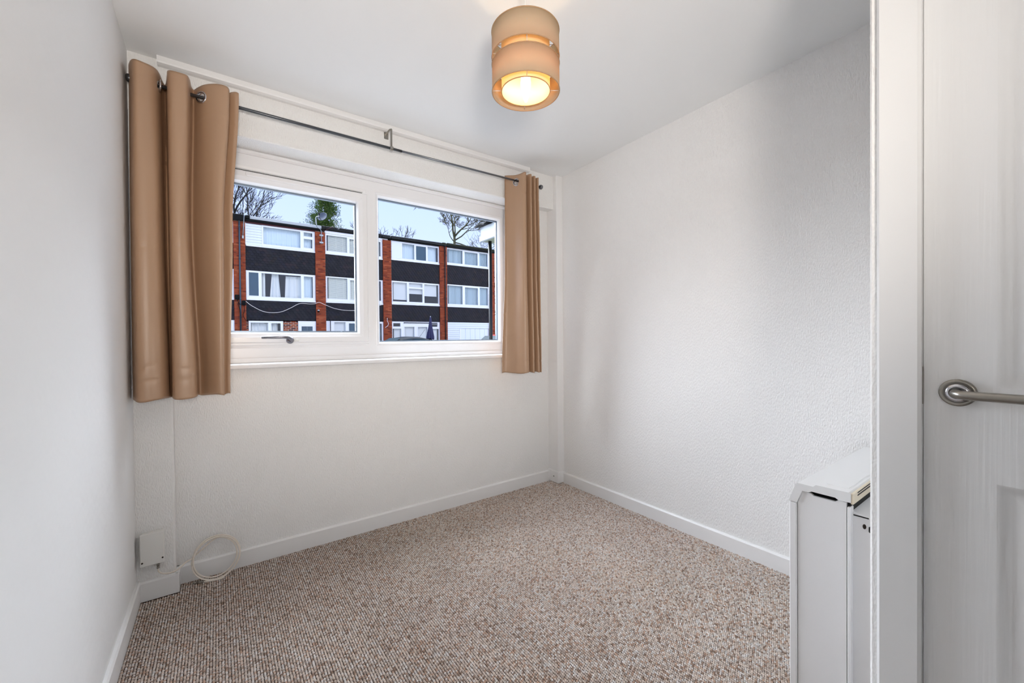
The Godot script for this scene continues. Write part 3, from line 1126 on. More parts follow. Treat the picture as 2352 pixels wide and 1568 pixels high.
# a window: frame bars round the lights, a pane in each, and what hangs behind
# lights: [x0, x1, y0, y1, what, ...]
func house_window(house: Node, x0: float, x1: float, y0: float, y1: float, lights: Array, called := "window") -> MeshInstance3D:
	var zf := ZF + 0.03
	var xs := [x0, x1]
	var ys := [y0, y1]
	for l in lights:
		xs.append_array([l[0], l[1]])
		ys.append_array([l[2], l[3]])
	xs.sort()
	ys.sort()
	var st := new_st()
	for i in xs.size() - 1:
		for j in ys.size() - 1:
			if xs[i + 1] - xs[i] < 0.003 or ys[j + 1] - ys[j] < 0.003:
				continue
			var c := Vector2((xs[i] + xs[i + 1]) / 2, (ys[j] + ys[j + 1]) / 2)
			var open := false
			for l in lights:
				if c.x > l[0] and c.x < l[1] and c.y > l[2] and c.y < l[3]:
					open = true
			if not open:
				bx(st, Vector3(xs[i], ys[j], zf - 0.06), Vector3(xs[i + 1], ys[j + 1], zf))
	for l in lights:
		ring(st, l[0] - 0.035, l[1] + 0.035, l[2] - 0.035, l[3] + 0.035, [[0.0, zf - 0.002], [0.004, zf + 0.012], [0.028, zf + 0.012], [0.036, zf - 0.02]])
	var w := obj(called, st, M.white_frame, house)
	for l in lights:
		st = new_st()
		bx(st, Vector3(l[0], l[2], zf - 0.034), Vector3(l[1], l[3], zf - 0.030))
		obj("pane", st, M.far_glass if l.size() < 6 else l[5], w)
		match l[4]:
			"curtain":
				hang(w, l[0] - 0.03, l[1] + 0.03, l[2] - 0.05, l[3] + 0.02, 0.05, 0.14, M.far_curtain)
			"net":
				hang(w, l[0] - 0.03, l[1] + 0.03, l[2] - 0.05, l[3] + 0.02, 0.016, 0.11, M.net)
			"blind":
				slats(w, l[0], l[1], l[2], l[3])
			"vertical":
				strips(w, l[0] - 0.02, l[1] + 0.02, l[2] - 0.03, l[3] + 0.02)
			"roller":
				st = new_st()
				bx(st, Vector3(l[0] - 0.02, lerpf(l[3], l[2], 1.05 if l.size() < 7 else l[6]), zf - 0.12), Vector3(l[1] + 0.02, l[3] + 0.02, zf - 0.115))
				obj("roller_blind", st, M.far_curtain, w)
	return w


func hang(w: Node, x0: float, x1: float, y0: float, y1: float, amp: float, pitch: float, m: Material, lean := 0.0) -> void:
	var st := new_st(true)
	var n := int((x1 - x0) / pitch * 8.0) + 1
	var a := []
	var b := []
	var c := []
	var ph := rng.randf() * 6.0
	for i in n + 1:
		var f := float(i) / n
		var x := lerpf(x0, x1, f)
		var dz := amp * (0.5 * sin(x / pitch * TAU + ph) + 0.3 * sin(x / pitch * 3.1 + ph * 2.0))
		a.append(Vector3(x + lean * (f - 0.5), y0, ZF - 0.14 + dz))
		b.append(Vector3(x, y1, ZF - 0.14 + dz * 0.7))
		c.append(a[i].lerp(b[i], 0.5) + Vector3(0, 0, dz * 0.1))
	skin(st, [a, c, b], false)
	obj("curtain", st, m, w)


func slats(w: Node, x0: float, x1: float, y0: float, y1: float) -> void:
	var st := new_st()
	var y := y0
	while y < y1:
		bx(st, Vector3(x0 - 0.02, y, ZF - 0.085), Vector3(x1 + 0.02, y + 0.003, ZF - 0.045), 0.0, Transform3D(Basis(), Vector3(0, y, ZF - 0.065)) * Transform3D(Basis(Vector3.RIGHT, 1.12), Vector3.ZERO) * Transform3D(Basis(), -Vector3(0, y, ZF - 0.065)))
		y += 0.042
	var m := stuff("blind_slats", st, M.slat, w)
	st = new_st()
	for k in int((x1 - x0) / 0.33):
		var x := x0 + 0.12 + 0.34 * k
		bx(st, Vector3(x, y0, ZF - 0.044), Vector3(x + 0.022, y1, ZF - 0.042))
	stuff("ladder_tapes", st, M.slat, w)
	m.set_meta("label", "closed pale venetian blind slats")


func strips(w: Node, x0: float, x1: float, y0: float, y1: float) -> void:
	var st := new_st()
	var x := x0
	while x < x1 - 0.02:
		var c := Vector3(x + 0.05, (y0 + y1) / 2, ZF - 0.11)
		bx(st, Vector3(-0.058, y0 - c.y, -0.001), Vector3(0.058, y1 - c.y, 0.001), 0.0, Transform3D(Basis(Vector3.UP, 0.36 + rng.randf_range(-0.12, 0.12)), c))
		x += 0.092
	stuff("vertical_blind", st, M.far_blind, w)


func sill(house: Node, x0: float, x1: float, y0: float, y1: float) -> void:
	var st := new_st()
	bx(st, Vector3(x0, y0, ZF - 0.1), Vector3(x1, y1, ZF + 0.075), 0.008)
	obj("window_sill", st, M.white_frame, house)


func bit(house: Node, called: String, lo: Vector3, hi: Vector3, m: Material, e := 0.0) -> MeshInstance3D:
	var st := new_st()
	bx(st, lo, hi, e)
	return obj(called, st, m, house)


func house_shell(x0: float, x1: float, label: String) -> Node3D:
	var h := thing("terraced_house", label, "house", Vector3((x0 + x1) / 2, ROAD, ZF - 4.0), "")
	# walls behind the fittings with the rooms hollow, their near-black colour gives the windows dim depth
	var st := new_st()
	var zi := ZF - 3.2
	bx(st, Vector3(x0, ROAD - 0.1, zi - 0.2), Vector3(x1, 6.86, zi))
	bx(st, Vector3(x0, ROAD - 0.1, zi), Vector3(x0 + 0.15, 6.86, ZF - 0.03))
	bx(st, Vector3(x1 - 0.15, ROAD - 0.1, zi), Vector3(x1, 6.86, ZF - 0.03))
	obj("party_walls", st, M.unlit_inside, h)
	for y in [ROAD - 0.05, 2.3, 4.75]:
		bit(h, "floor_slab", Vector3(x0 + 0.1, y, zi), Vector3(x1 - 0.1, y + 0.22, ZF - 0.05), M.unlit_inside)
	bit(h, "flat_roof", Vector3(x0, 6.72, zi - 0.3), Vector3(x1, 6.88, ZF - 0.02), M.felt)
	return h


func terrace() -> void:
	M.brick = mat(Color.WHITE, 0.85, 0, 0.25)
	M.brick.vertex_color_use_as_albedo = true
	M.mortar = mat(Color(0.50, 0.36, 0.30), 0.95)
	M.mortar_pale = mat(Color(0.82, 0.74, 0.66), 0.95)
	M.tile = mat(Color.WHITE, 0.6, 0, 0.35)
	M.tile.vertex_color_use_as_albedo = true
	M.white_frame = mat(Color(0.97, 0.975, 0.98), 0.4)
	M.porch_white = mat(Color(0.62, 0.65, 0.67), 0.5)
	M.boards = mat(Color(0.93, 0.955, 0.97), 0.45)
	M.far_glass = mat(Color(0.05, 0.07, 0.08, 0.0), 0.02, 0, 0.9)
	M.far_glass.transparency = BaseMaterial3D.TRANSPARENCY_ALPHA
	M.sky_tint_glass = mat(Color(0.26, 0.40, 0.48, 0.5), 0.05, 0, 1.0)  # blue put into the colour stands in for sky reflected in panes
	M.sky_tint_glass.transparency = BaseMaterial3D.TRANSPARENCY_ALPHA
	M.far_curtain = mat(Color(0.88, 0.90, 0.89), 0.9)
	M.net = mat(Color(0.84, 0.91, 0.94), 0.9)
	M.slat = mat(Color(0.88, 0.90, 0.85), 0.6)
	M.far_blind = mat(Color(0.74, 0.83, 0.86), 0.8)
	M.unlit_inside = mat(Color(0.085, 0.085, 0.09), 0.9)  # near-black puts the shade of unlit rooms into the colour
	M.felt = mat(Color(0.055, 0.065, 0.07), 0.8)
	relief(M.felt, noise_image(61, 0.05, 256, 256, 256, 256, 3), 0.6, 1.0)
	M.moss = mat(Color(0.17, 0.18, 0.10), 0.95)
	relief(M.moss, noise_image(62, 0.06, 256, 256, 256, 256, 3), 0.5, 4.0)
	M.gutter = mat(Color(0.04, 0.045, 0.05), 0.75, 0, 0.3)
	M.fascia_red = mat(Color(0.30, 0.075, 0.085), 0.5)
	M.parapet = mat(Color(0.74, 0.755, 0.75), 0.7)
	M.pipe = mat(Color(0.20, 0.28, 0.32), 0.4)
	M.pipe_black = mat(Color(0.025, 0.027, 0.03), 0.35)
	M.steel = mat(Color(0.62, 0.64, 0.66), 0.4, 0.8)
	var F := ZF

	# --- the house that mostly hides behind the left curtain
	var h := house_shell(-3.0, 0.64, "brick terraced house at the far left, mostly hidden behind the wide curtain")
	house_window(h, -2.6, 0.64, 5.66, 6.65, [[-2.5, -0.9, 5.76, 6.55, "net"], [-0.8, 0.56, 5.76, 6.55, "net"]])
	tiles(h, -2.6, 0.64, 4.45, 5.58)
	house_window(h, -2.6, 0.64, 3.08, 4.44, [[-2.5, -0.9, 3.2, 4.35, "curtain"], [-0.8, 0.56, 3.2, 4.35, "curtain"]])
	sill(h, -2.6, 0.64, 3.0, 3.08)
	tiles(h, -2.6, 0.64, 2.08, 3.0)
	house_window(h, -2.6, 0.64, ROAD, 2.06, [[-2.5, -0.9, 0.5, 1.95, "curtain"], [-0.8, 0.5, 0.5, 1.95, "curtain"]])
	pier(h, 0.64, 1.10, 6.70)
	bit(h, "roof_edge", Vector3(-3.0, 6.70, F - 0.3), Vector3(1.095, 6.99, F + 0.22), M.gutter, 0.02)
	pipe(h, 0.87, ROAD, 6.72, 0.034, M.pipe)
	bit(h, "meter_box", Vector3(0.66, 3.02, F + 0.1), Vector3(0.82, 3.24, F + 0.2), M.gutter, 0.01)
	bit(h, "cable_box", Vector3(0.93, 2.76, F + 0.1), Vector3(1.08, 2.98, F + 0.18), M.gutter, 0.01)

	# --- the house with the clapboard panel
	h = house_shell(1.105, 4.12, "brick terraced house with a white clapboard panel beside its top window")
	var top := house_window(h, 1.77, 4.12, 5.66, 6.66, [[1.84, 3.44, 5.76, 6.58, "net"], [3.60, 3.99, 6.38, 6.57, "net"], [3.60, 3.99, 5.80, 6.24, "net"]])
	for k in 8:
		var y := 5.655 + k * 0.125
		bit(h, "clapboard", Vector3(1.12, y, F - 0.08), Vector3(1.765, y + 0.117, F + 0.035), M.boards, 0.004)
	bit(h, "corner_strip", Vector3(1.10, 5.64, F - 0.08), Vector3(1.135, 6.66, F + 0.05), M.white_frame)
	sill(h, 1.12, 4.12, 5.575, 5.645)
	tiles(h, 1.11, 4.12, 4.44, 5.57)
	house_window(h, 1.11, 4.11, 3.09, 4.43, [[1.22, 1.61, 3.24, 4.34, "dark", M.sky_tint_glass], [1.74, 3.44, 3.22, 4.34, "dark"], [3.58, 3.99, 3.26, 4.33, "net"]])
	var mw := h.get_node("window2") as MeshInstance3D if h.has_node("window2") else top
	hang(mw, 1.70, 1.90, 3.2, 4.36, 0.05, 0.1, M.far_curtain)
	hang(mw, 2.18, 2.46, 3.2, 4.36, 0.06, 0.1, M.far_curtain, 0.18)
	hang(mw, 2.78, 3.46, 3.2, 4.30, 0.06, 0.22, M.far_curtain, 0.10)
	sill(h, 1.11, 4.12, 3.02, 3.085)
	tiles(h, 1.11, 4.12, 2.07, 3.01)
	house_window(h, 1.19, 2.62, ROAD + 0.7, 2.04, [[1.27, 1.98, 0.55, 1.95, "curtain"], [2.12, 2.51, 0.55, 1.93, "dark"]])
	var gw := h.get_child(h.get_child_count() - 1)
	hang(gw, 2.10, 2.40, 0.5, 1.95, 0.06, 0.12, M.far_curtain)
	# brick panels on the ground floor, laid brick by brick
	for q in [[2.64, 3.28, 0.6, 2.03], [1.10, 1.18, 0.6, 2.03]]:
		var panel := bit(h, "brick_panel", Vector3(q[0], ROAD - 0.05, F - 0.2), Vector3(q[1], q[3], F), M.mortar_pale)
		var st := new_st()
		brick_run(st, q[0], q[1], ROAD, q[2] - 0.01, F, 0.006)
		stuff("lower_brickwork", st, M.brick, panel)
		var meshes := []
		var y: float = q[2]
		var k := 0
		while y < q[3] - 0.05:
			var x: float = q[0] - (0.1125 if k % 2 else 0.0)
			while x < q[1] - 0.03:
				var a := maxf(x, q[0])
				var b := minf(x + 0.205, q[1])
				if b - a > 0.02:
					st = new_st()
					st.set_color(brick_tone() if rng.randf() < 0.6 else Color(0.085, 0.03, 0.03))
					bx(st, Vector3(a, y, F - 0.02), Vector3(b, y + 0.062, F + rng.randf_range(0.006, 0.011)), 0.003)
					obj("brick", st, M.brick, panel)
				x += 0.225
			y += 0.081
			k += 1
	house_window(h, 3.29, 4.12, ROAD, 2.06, [[3.44, 3.95, 0.9, 1.79, "dark", M.sky_tint_glass]], "front_door")
	ring_trim(h, 3.34, 4.07, ROAD, 1.90)
	bit(h, "door_lattice", Vector3(3.69, 0.9, F + 0.002), Vector3(3.70, 1.79, F + 0.008), M.steel)
	bit(h, "door_lattice", Vector3(3.44, 1.50, F + 0.002), Vector3(3.95, 1.51, F + 0.008), M.steel)
	bit(h, "letterbox", Vector3(4.03, 1.02, F + 0.03), Vector3(4.055, 1.10, F + 0.045), M.gutter)
	pier(h, 4.12, 4.59, 6.70)
	bit(h, "roof_end_block", Vector3(1.105, 6.85, F - 0.3), Vector3(1.285, 6.99, F + 0.22), M.gutter, 0.02)
	bit(h, "fascia_board", Vector3(1.10, 6.66, F - 0.1), Vector3(4.25, 6.74, F + 0.06), M.fascia_red)
	bit(h, "gutter", Vector3(1.10, 6.735, F + 0.0), Vector3(4.42, 6.85, F + 0.16), M.gutter, 0.03)
	bit(h, "roof_edge", Vector3(4.42, 6.84, F - 0.4), Vector3(4.59, 7.02, F + 0.16), M.felt, 0.03)
	bit(h, "parapet", Vector3(1.29, 6.85, F - 0.3), Vector3(4.42, 7.0, F + 0.12), M.parapet, 0.01)

	# --- the house with white venetian blinds
	h = house_shell(4.59, 7.61, "brick terraced house with white venetian blinds behind the window mullion")
	house_window(h, 4.59, 7.61, 5.66, 6.66, [[4.67, 5.69, 5.77, 6.58, "blind"], [5.82, 6.32, 5.77, 6.52, "blind"], [6.44, 7.50, 5.77, 6.58, "blind"]])
	sill(h, 4.59, 7.61, 5.58, 5.65)
	tiles(h, 4.59, 7.61, 4.45, 5.58)
	house_window(h, 4.59, 7.61, 3.13, 4.43, [[4.68, 5.68, 3.27, 4.37, "blind"], [5.83, 6.33, 3.27, 4.30, "blind"], [6.45, 7.50, 3.27, 4.37, "curtain"]])
	sill(h, 4.59, 7.61, 3.04, 3.12)
	tiles(h, 4.59, 7.61, 2.12, 3.03)
	house_window(h, 4.59, 5.63, ROAD, 2.09, [[5.00, 5.56, 0.3, 2.03, "roller"]])
	house_window(h, 5.63, 6.24, ROAD, 2.09, [[5.74, 6.14, 0.5, 1.97, "dark", M.sky_tint_glass]], "front_door")
	house_window(h, 6.24, 7.61, ROAD, 2.09, [[6.4, 7.52, 0.4, 1.98, "roller"]])
	pipe(h, 4.78, ROAD, 2.16, 0.022, M.pipe_black)
	pier(h, 7.61, 8.08, 6.72)
	bit(h, "fascia_board", Vector3(4.59, 6.67, F - 0.1), Vector3(7.9, 6.80, F + 0.05), M.white_frame)
	bit(h, "roof_edge", Vector3(4.60, 6.84, F - 0.4), Vector3(7.56, 7.02, F + 0.16), M.felt, 0.03)
	bit(h, "gutter", Vector3(7.56, 6.80, F - 0.3), Vector3(8.075, 6.90, F + 0.18), M.gutter, 0.03)
	bit(h, "roof_felt", Vector3(7.56, 6.895, F - 0.5), Vector3(8.075, 7.03, F + 0.08), M.felt, 0.04)

	# --- the house behind the closed parasol
	h = house_shell(8.08, 11.11, "brick terraced house with white blinds half drawn behind the closed parasol")
	house_window(h, 8.09, 11.11, 5.73, 6.76, [[8.76, 9.50, 5.80, 6.67, "net"], [9.61, 10.24, 5.80, 6.63, "dark", M.sky_tint_glass], [10.36, 11.03, 5.80, 6.67, "net"]])
	bit(h, "cladding_panel", Vector3(8.12, 5.76, F), Vector3(8.70, 6.74, F + 0.045), M.boards, 0.004)
	sill(h, 8.09, 11.11, 5.64, 5.72)
	tiles(h, 8.09, 11.11, 4.47, 5.62)
	house_window(h, 8.09, 11.11, 3.18, 4.46, [[8.17, 9.02, 3.28, 4.38, "roller", M.far_glass, 0.9], [9.15, 9.99, 4.17, 4.40, "roller"], [9.15, 9.99, 3.29, 4.07, "roller", M.far_glass, 0.38], [10.11, 11.03, 3.26, 4.38, "roller", M.far_glass, 0.62]])
	sill(h, 8.09, 11.11, 3.09, 3.17)
	tiles(h, 8.09, 11.11, 2.13, 3.09)
	house_window(h, 8.08, 11.11, ROAD, 2.12, [[8.18, 8.60, 1.83, 2.02, "dark"], [8.14, 8.64, 0.3, 1.70, "roller"], [8.80, 10.95, 2.02, 2.08, "dark"], [8.85, 9.45, 0.2, 1.81, "roller"], [9.67, 10.28, 0.2, 1.81, "roller"], [10.50, 11.03, 0.3, 1.70, "roller"], [10.50, 10.95, 1.83, 1.98, "dark"]], "glazed_front")
	pier(h, 11.11, 11.60, 6.80)
	pipe(h, 11.44, ROAD, 6.82, 0.032, M.pipe_black)
	bit(h, "roof_edge", Vector3(8.085, 6.80, F - 0.3), Vector3(11.59, 6.90, F + 0.18), M.gutter, 0.03)
	bit(h, "roof_felt", Vector3(8.085, 6.895, F - 0.5), Vector3(11.3, 7.03, F + 0.08), M.felt, 0.04)

	bit(h, "mossy_roof_edge", Vector3(11.3, 6.88, F - 0.5), Vector3(11.59, 7.06, F + 0.10), M.moss, 0.05)

	# --- the end house with the garage
	h = house_shell(11.60, 15.14, "end terraced house with a garage, vertical blinds and a mossy roof edge")
	house_window(h, 11.60, 14.72, 5.79, 6.78, [[11.66, 12.74, 5.86, 6.70, "vertical"], [12.89, 13.86, 5.86, 6.66, "vertical"], [14.00, 14.64, 5.86, 6.70, "vertical"]])
	sill(h, 11.60, 14.72, 5.70, 5.78)
	tiles(h, 11.60, 14.72, 4.52, 5.70)
	house_window(h, 11.60, 14.72, 3.20, 4.50, [[11.66, 12.72, 3.28, 4.43, "vertical"], [12.90, 13.86, 3.28, 4.38, "vertical"], [14.00, 14.64, 3.28, 4.43, "vertical"]])
	sill(h, 11.60, 14.72, 3.08, 3.19)
	tiles(h, 11.60, 14.72, 2.14, 3.08)
	for k in 19:
		var y := ROAD + k * 0.128
		bit(h, "clapboard", Vector3(11.60, y, F - 0.1), Vector3(12.50 if y < 1.70 else 14.72, y + 0.121, F + 0.03), M.boards, 0.004)
	bit(h, "garage_frame", Vector3(12.48, ROAD, F - 0.1), Vector3(12.55, 1.745, F + 0.045), M.white_frame)
	for k in 6:
		var x := 12.56 + k * 0.362
		bit(h, "garage_panel", Vector3(x, ROAD, F - 0.08), Vector3(x + 0.352, 1.745, F - 0.01), M.boards, 0.006)
	pier(h, 14.72, 15.14, 6.86)
	bit(h, "roof_edge", Vector3(11.61, 6.79, F - 0.3), Vector3(15.16, 6.90, F + 0.16), M.gutter, 0.03)
	bit(h, "mossy_roof_edge", Vector3(11.61, 6.88, F - 0.5), Vector3(15.2, 7.07, F + 0.10), M.moss, 0.05)


func ring_trim(h: Node, x0: float, x1: float, y0: float, y1: float) -> void:
	var st := new_st()
	ring(st, x0, x1, y0, y1, [[0.0, ZF + 0.03], [0.0, ZF + 0.045], [0.03, ZF + 0.045], [0.03, ZF + 0.03]])
	obj("door_moulding", st, M.white_frame, h)


func pipe(h: Node, x: float, y0: float, y1: float, r: float, m: Material) -> void:
	var st := new_st(true)
	var z := ZF + 0.10 + r + 0.03
	tube(st, [Vector3(x, y0, z), Vector3(x, y1, z)], r, 10)
	var p := obj("downpipe", st, m, h)
	for y in [1.0, 3.0, 4.9, 6.4]:
		if y < y1:
			st = new_st(true)
			tube(st, [Vector3(x, y, z), Vector3(x, y + 0.07, z)], r * 1.25, 10)
			obj("pipe_collar", st, m, p)


# ---------------------------------------------------------------- street furniture, cars, fittings
func street() -> void:
	var st := new_st()
	bx(st, Vector3(-60, ROAD - 0.3, -140), Vector3(110, ROAD, -2.66))
	var road := mat(Color(0.54, 0.54, 0.535), 0.9)  # unseen ground, pale tone chosen to bounce light onto ceiling and house fronts
	relief(road, noise_image(71, 0.08, 256, 256, 256, 256, 3), 1.2, 1.0)
	struct("ground", st, road, "unseen pale grey forecourt between the two terraces")
	fittings()
	parasol()
	car(Vector3(6.35, ROAD, -17.2), 8.0, Color(0.06, 0.09, 0.125), "dark blue grey hatchback parked before the house with the glazed front", true)
	car(Vector3(10.95, ROAD, -16.5), 30.0, Color(0.55, 0.03, 0.05), "red hatchback parked near the brick pier at the right end", false, 1.05)
	porch()
	# strip of hedge and a low fence past the end of the terrace
	var t := thing("garden_fence", "weathered timber fence past the end of the terrace", "fence", Vector3(22.0, ROAD, -33.0))
	for k in 34:
		st = new_st()
		var x := 19.6 + k * 0.16
		bx(st, Vector3(x, ROAD, -33.02), Vector3(x + 0.145, ROAD + 1.7 + rng.randf_range(-0.02, 0.02), -33.0), 0.004)
		obj("fence_board", st, M.timber, t)
	for y in [0.2, 1.1]:
		st = new_st()
		bx(st, Vector3(19.6, y, -33.07), Vector3(25.0, y + 0.08, -33.02))
		obj("fence_rail", st, M.timber, t)


func fittings() -> void:
	M.timber = mat(Color(0.40, 0.35, 0.29), 0.9)
	# satellite dish on its pole
	var z := ZF + 0.16
	var t := thing("satellite_dish", "round grey satellite dish on a cranked pole above the brick pier", "satellite dish", Vector3(4.40, 6.1, z))
	var st := new_st(true)
	var face := Transform3D(Basis.from_euler(Vector3(deg_to_rad(68), deg_to_rad(-42), 0)), Vector3(4.40, 7.41, z + 0.25))
	lathe(st, [[0.0, -0.05], [0.08, -0.046], [0.15, -0.033], [0.21, -0.014], [0.255, 0.006], [0.258, 0.0], [0.21, -0.022], [0.15, -0.042], [0.08, -0.056], [0.0, -0.06]], 28, face)
	obj("dish", st, mat(Color(0.30, 0.33, 0.38), 0.6), t)
	st = new_st(true)
	tube(st, [face * Vector3(0, -0.04, 0.24), face * Vector3(0, 0.16, 0.20), face * Vector3(0, 0.27, 0.05)], 0.012, 6)
	obj("feed_arm", st, M.gutter, t)
	st = new_st(true)
	lathe(st, [[0.0, -0.05], [0.03, -0.05], [0.03, 0.05], [0.0, 0.05]], 12, Transform3D(face.basis, face * Vector3(0, 0.27, 0.05)))
	obj("receiver", st, M.gutter, t)
	st = new_st(true)
	tube(st, spline([Vector3(4.40, 6.05, z), Vector3(4.40, 6.6, z), Vector3(4.36, 6.78, z + 0.03), Vector3(4.20, 6.86, z + 0.12), Vector3(4.14, 6.98, z + 0.16), Vector3(4.13, 7.34, z + 0.18), Vector3(4.30, 7.40, z + 0.22)], 4), 0.022, 8)
	obj("pole", st, M.steel, t)
	for y in [6.13, 6.50]:
		st = new_st()
		bx(st, Vector3(4.31, y - 0.04, ZF + 0.10), Vector3(4.49, y + 0.04, z + 0.02), 0.01)
		obj("wall_bracket", st, M.parapet, t)
	# television aerial
	t = thing("television_aerial", "small rod television aerial tilted up beside the satellite dish", "aerial", Vector3(4.57, 6.78, z))
	st = new_st(true)
	tube(st, [Vector3(4.50, 6.72, z), Vector3(4.98, 7.06, z)], 0.012, 6)
	obj("arm", st, M.fascia_red, t)
	var d := Vector3(0.55, -0.78, 0).normalized()
	for k in [0, 1]:
		st = new_st(true)
		var s := Vector3(4.98 + 0.18 * k, 7.32 + 0.10 * k, z)
		tube(st, [s, s + d * 0.5], 0.011, 6)
		var boom := obj("boom", st, M.steel, t)
		for j in 7:
			st = new_st(true)
			var p := s + d * (0.05 + 0.065 * j)
			var n := Vector3(0.78, 0.55, 0)
			tube(st, [p - n * 0.075, p + n * 0.075], 0.008, 5)
			obj("element", st, M.steel, boom)
	# leaning whip mast on the first pier
	t = thing("whip_mast", "thin grey mast fixed beside the downpipe on the leftmost pier", "mast", Vector3(1.01, 5.9, z))
	st = new_st(true)
	tube(st, [Vector3(1.00, 5.92, z), Vector3(1.06, 6.9, z + 0.1), Vector3(1.10, 7.66, z + 0.14)], [0.022, 0.018, 0.006], 6)
	obj("rod", st, M.steel, t)
	st = new_st()
	bx(st, Vector3(0.97, 5.88, ZF + 0.1), Vector3(1.04, 6.02, z + 0.03), 0.01)
	obj("foot_bracket", st, M.parapet, t)
	# slack cables along the front
	var c := [
		["pale cable sagging across the dark tiles of the clapboard house", [[1.08, 2.95], [1.32, 2.74], [1.75, 2.50], [2.15, 2.44], [2.55, 2.50], [2.95, 2.70], [3.35, 2.93], [3.80, 2.93], [4.05, 2.95]], 0.012, M.cable],
		["pale cable sagging across the tiles of the blinds house", [[4.05, 2.95], [4.25, 3.03], [4.50, 2.93], [5.00, 2.74], [5.60, 2.66], [6.25, 2.70], [7.0, 2.90], [7.45, 3.02]], 0.012, M.cable],
		["dark cable running down the pier beside the parasol house", [[7.62, 2.22], [7.75, 2.35], [7.9, 2.2], [8.05, 2.22]], 0.012, M.gutter],
		["white cable looping down the pier beside the parasol house", [[7.80, 2.30], [7.78, 2.15], [7.84, 2.0], [7.80, 1.86], [7.66, 1.76]], 0.012, M.white_frame],
	]
	for q in c:
		var pts := []
		for p in q[1]:
			pts.append(Vector3(p[0], p[1], z + 0.02))
		st = new_st(true)
		tube(st, spline(pts, 5), q[2], 6)
		var o := obj("wall_cable", st, q[3])
		tag(o, q[0], "cable")
	# black wires gathered on the first pier
	t = thing("wire_bundle", "tangle of black wires hanging on the leftmost brick pier", "wires", Vector3(0.9, 1.8, z))
	for q in [[[0.75, 3.1], [0.8, 2.7], [0.86, 2.4], [0.86, 1.5]], [[1.0, 2.85], [1.02, 2.5], [0.96, 2.3], [1.04, 2.1], [1.08, 2.02]], [[0.72, 3.05], [0.84, 2.8], [0.95, 2.85]]]:
		var pts := []
		for p in q:
			pts.append(Vector3(p[0], p[1], z + 0.05))
		st = new_st(true)
		tube(st, spline(pts, 5), 0.013, 5)
		obj("wire", st, M.gutter, t)
	# small lamp on the second pier
	t = thing("wall_lamp", "small white wall lamp on the pier beside the sagging cable", "lamp", Vector3(4.22, 2.6, z))
	st = new_st()
	bx(st, Vector3(4.18, 2.52, ZF + 0.10), Vector3(4.26, 2.60, z), 0.01)
	obj("bracket", st, M.gutter, t)
	st = new_st(true)
	lathe(st, [[0.0, 2.66], [0.04, 2.65], [0.055, 2.60], [0.0, 2.59]], 12, Transform3D(Basis(), Vector3(4.22, 0, z)))
	obj("shade", st, M.parapet, t)


func parasol() -> void:
	var x := 10.50 * 21.0 / 23.0
	var zp := -21.0
	var k := 21.0 / 23.0
	var t := thing("closed_parasol", "folded navy garden parasol standing before the glazed front", "parasol", Vector3(x, ROAD, zp))
	var yy := func(v: float) -> float:
		return 1.13 + (v - 1.13) * k
	var st := new_st(true)
	var rings := []
	var n := 48
	for q in [[2.42, 0.035, 0.0], [2.30, 0.06, 0.1], [2.05, 0.085, 0.18], [1.75, 0.13, 0.28], [1.45, 0.19, 0.36], [1.22, 0.235, 0.40], [1.06, 0.235, 0.42]]:
		var row := []
		for j in n:
			var a := -TAU * j / n
			var r: float = q[1] * (1.0 - q[2] * 0.5 + q[2] * 0.5 * cos(a * 8.0))
			var y: float = yy.call(q[0])
			if q[0] < 1.1:
				y += 0.06 * sin(a * 8.0 + 0.5) + 0.10 * sin(a + 2.3)
			row.append(Vector3(x + r * cos(a) - 0.02 * (2.42 - q[0]), y, zp + r * sin(a)))
		rings.append(row)
	rings.reverse()
	skin(st, rings, true, false, true)
	obj("canopy", st, mat(Color(0.20, 0.20, 0.34), 0.8), t)
	st = new_st(true)
	tube(st, [Vector3(x, ROAD, zp), Vector3(x, yy.call(2.42), zp)], 0.02, 10)
	obj("pole", st, M.steel, t)
	st = new_st(true)
	lathe(st, [[0.012, yy.call(2.40)], [0.03, yy.call(2.42)], [0.024, yy.call(2.45)], [0.02, yy.call(2.48)], [0.0, yy.call(2.49)]], 12, Transform3D(Basis(), Vector3(x, 0, zp)))
	obj("finial", st, M.parapet, t)
	st = new_st(true)
	lathe(st, [[0.0, ROAD + 0.10], [0.06, ROAD + 0.10], [0.24, ROAD + 0.05], [0.25, ROAD], [0.0, ROAD]], 24, Transform3D(Basis(), Vector3(x, 0, zp)))
	obj("base", st, M.gutter, t)


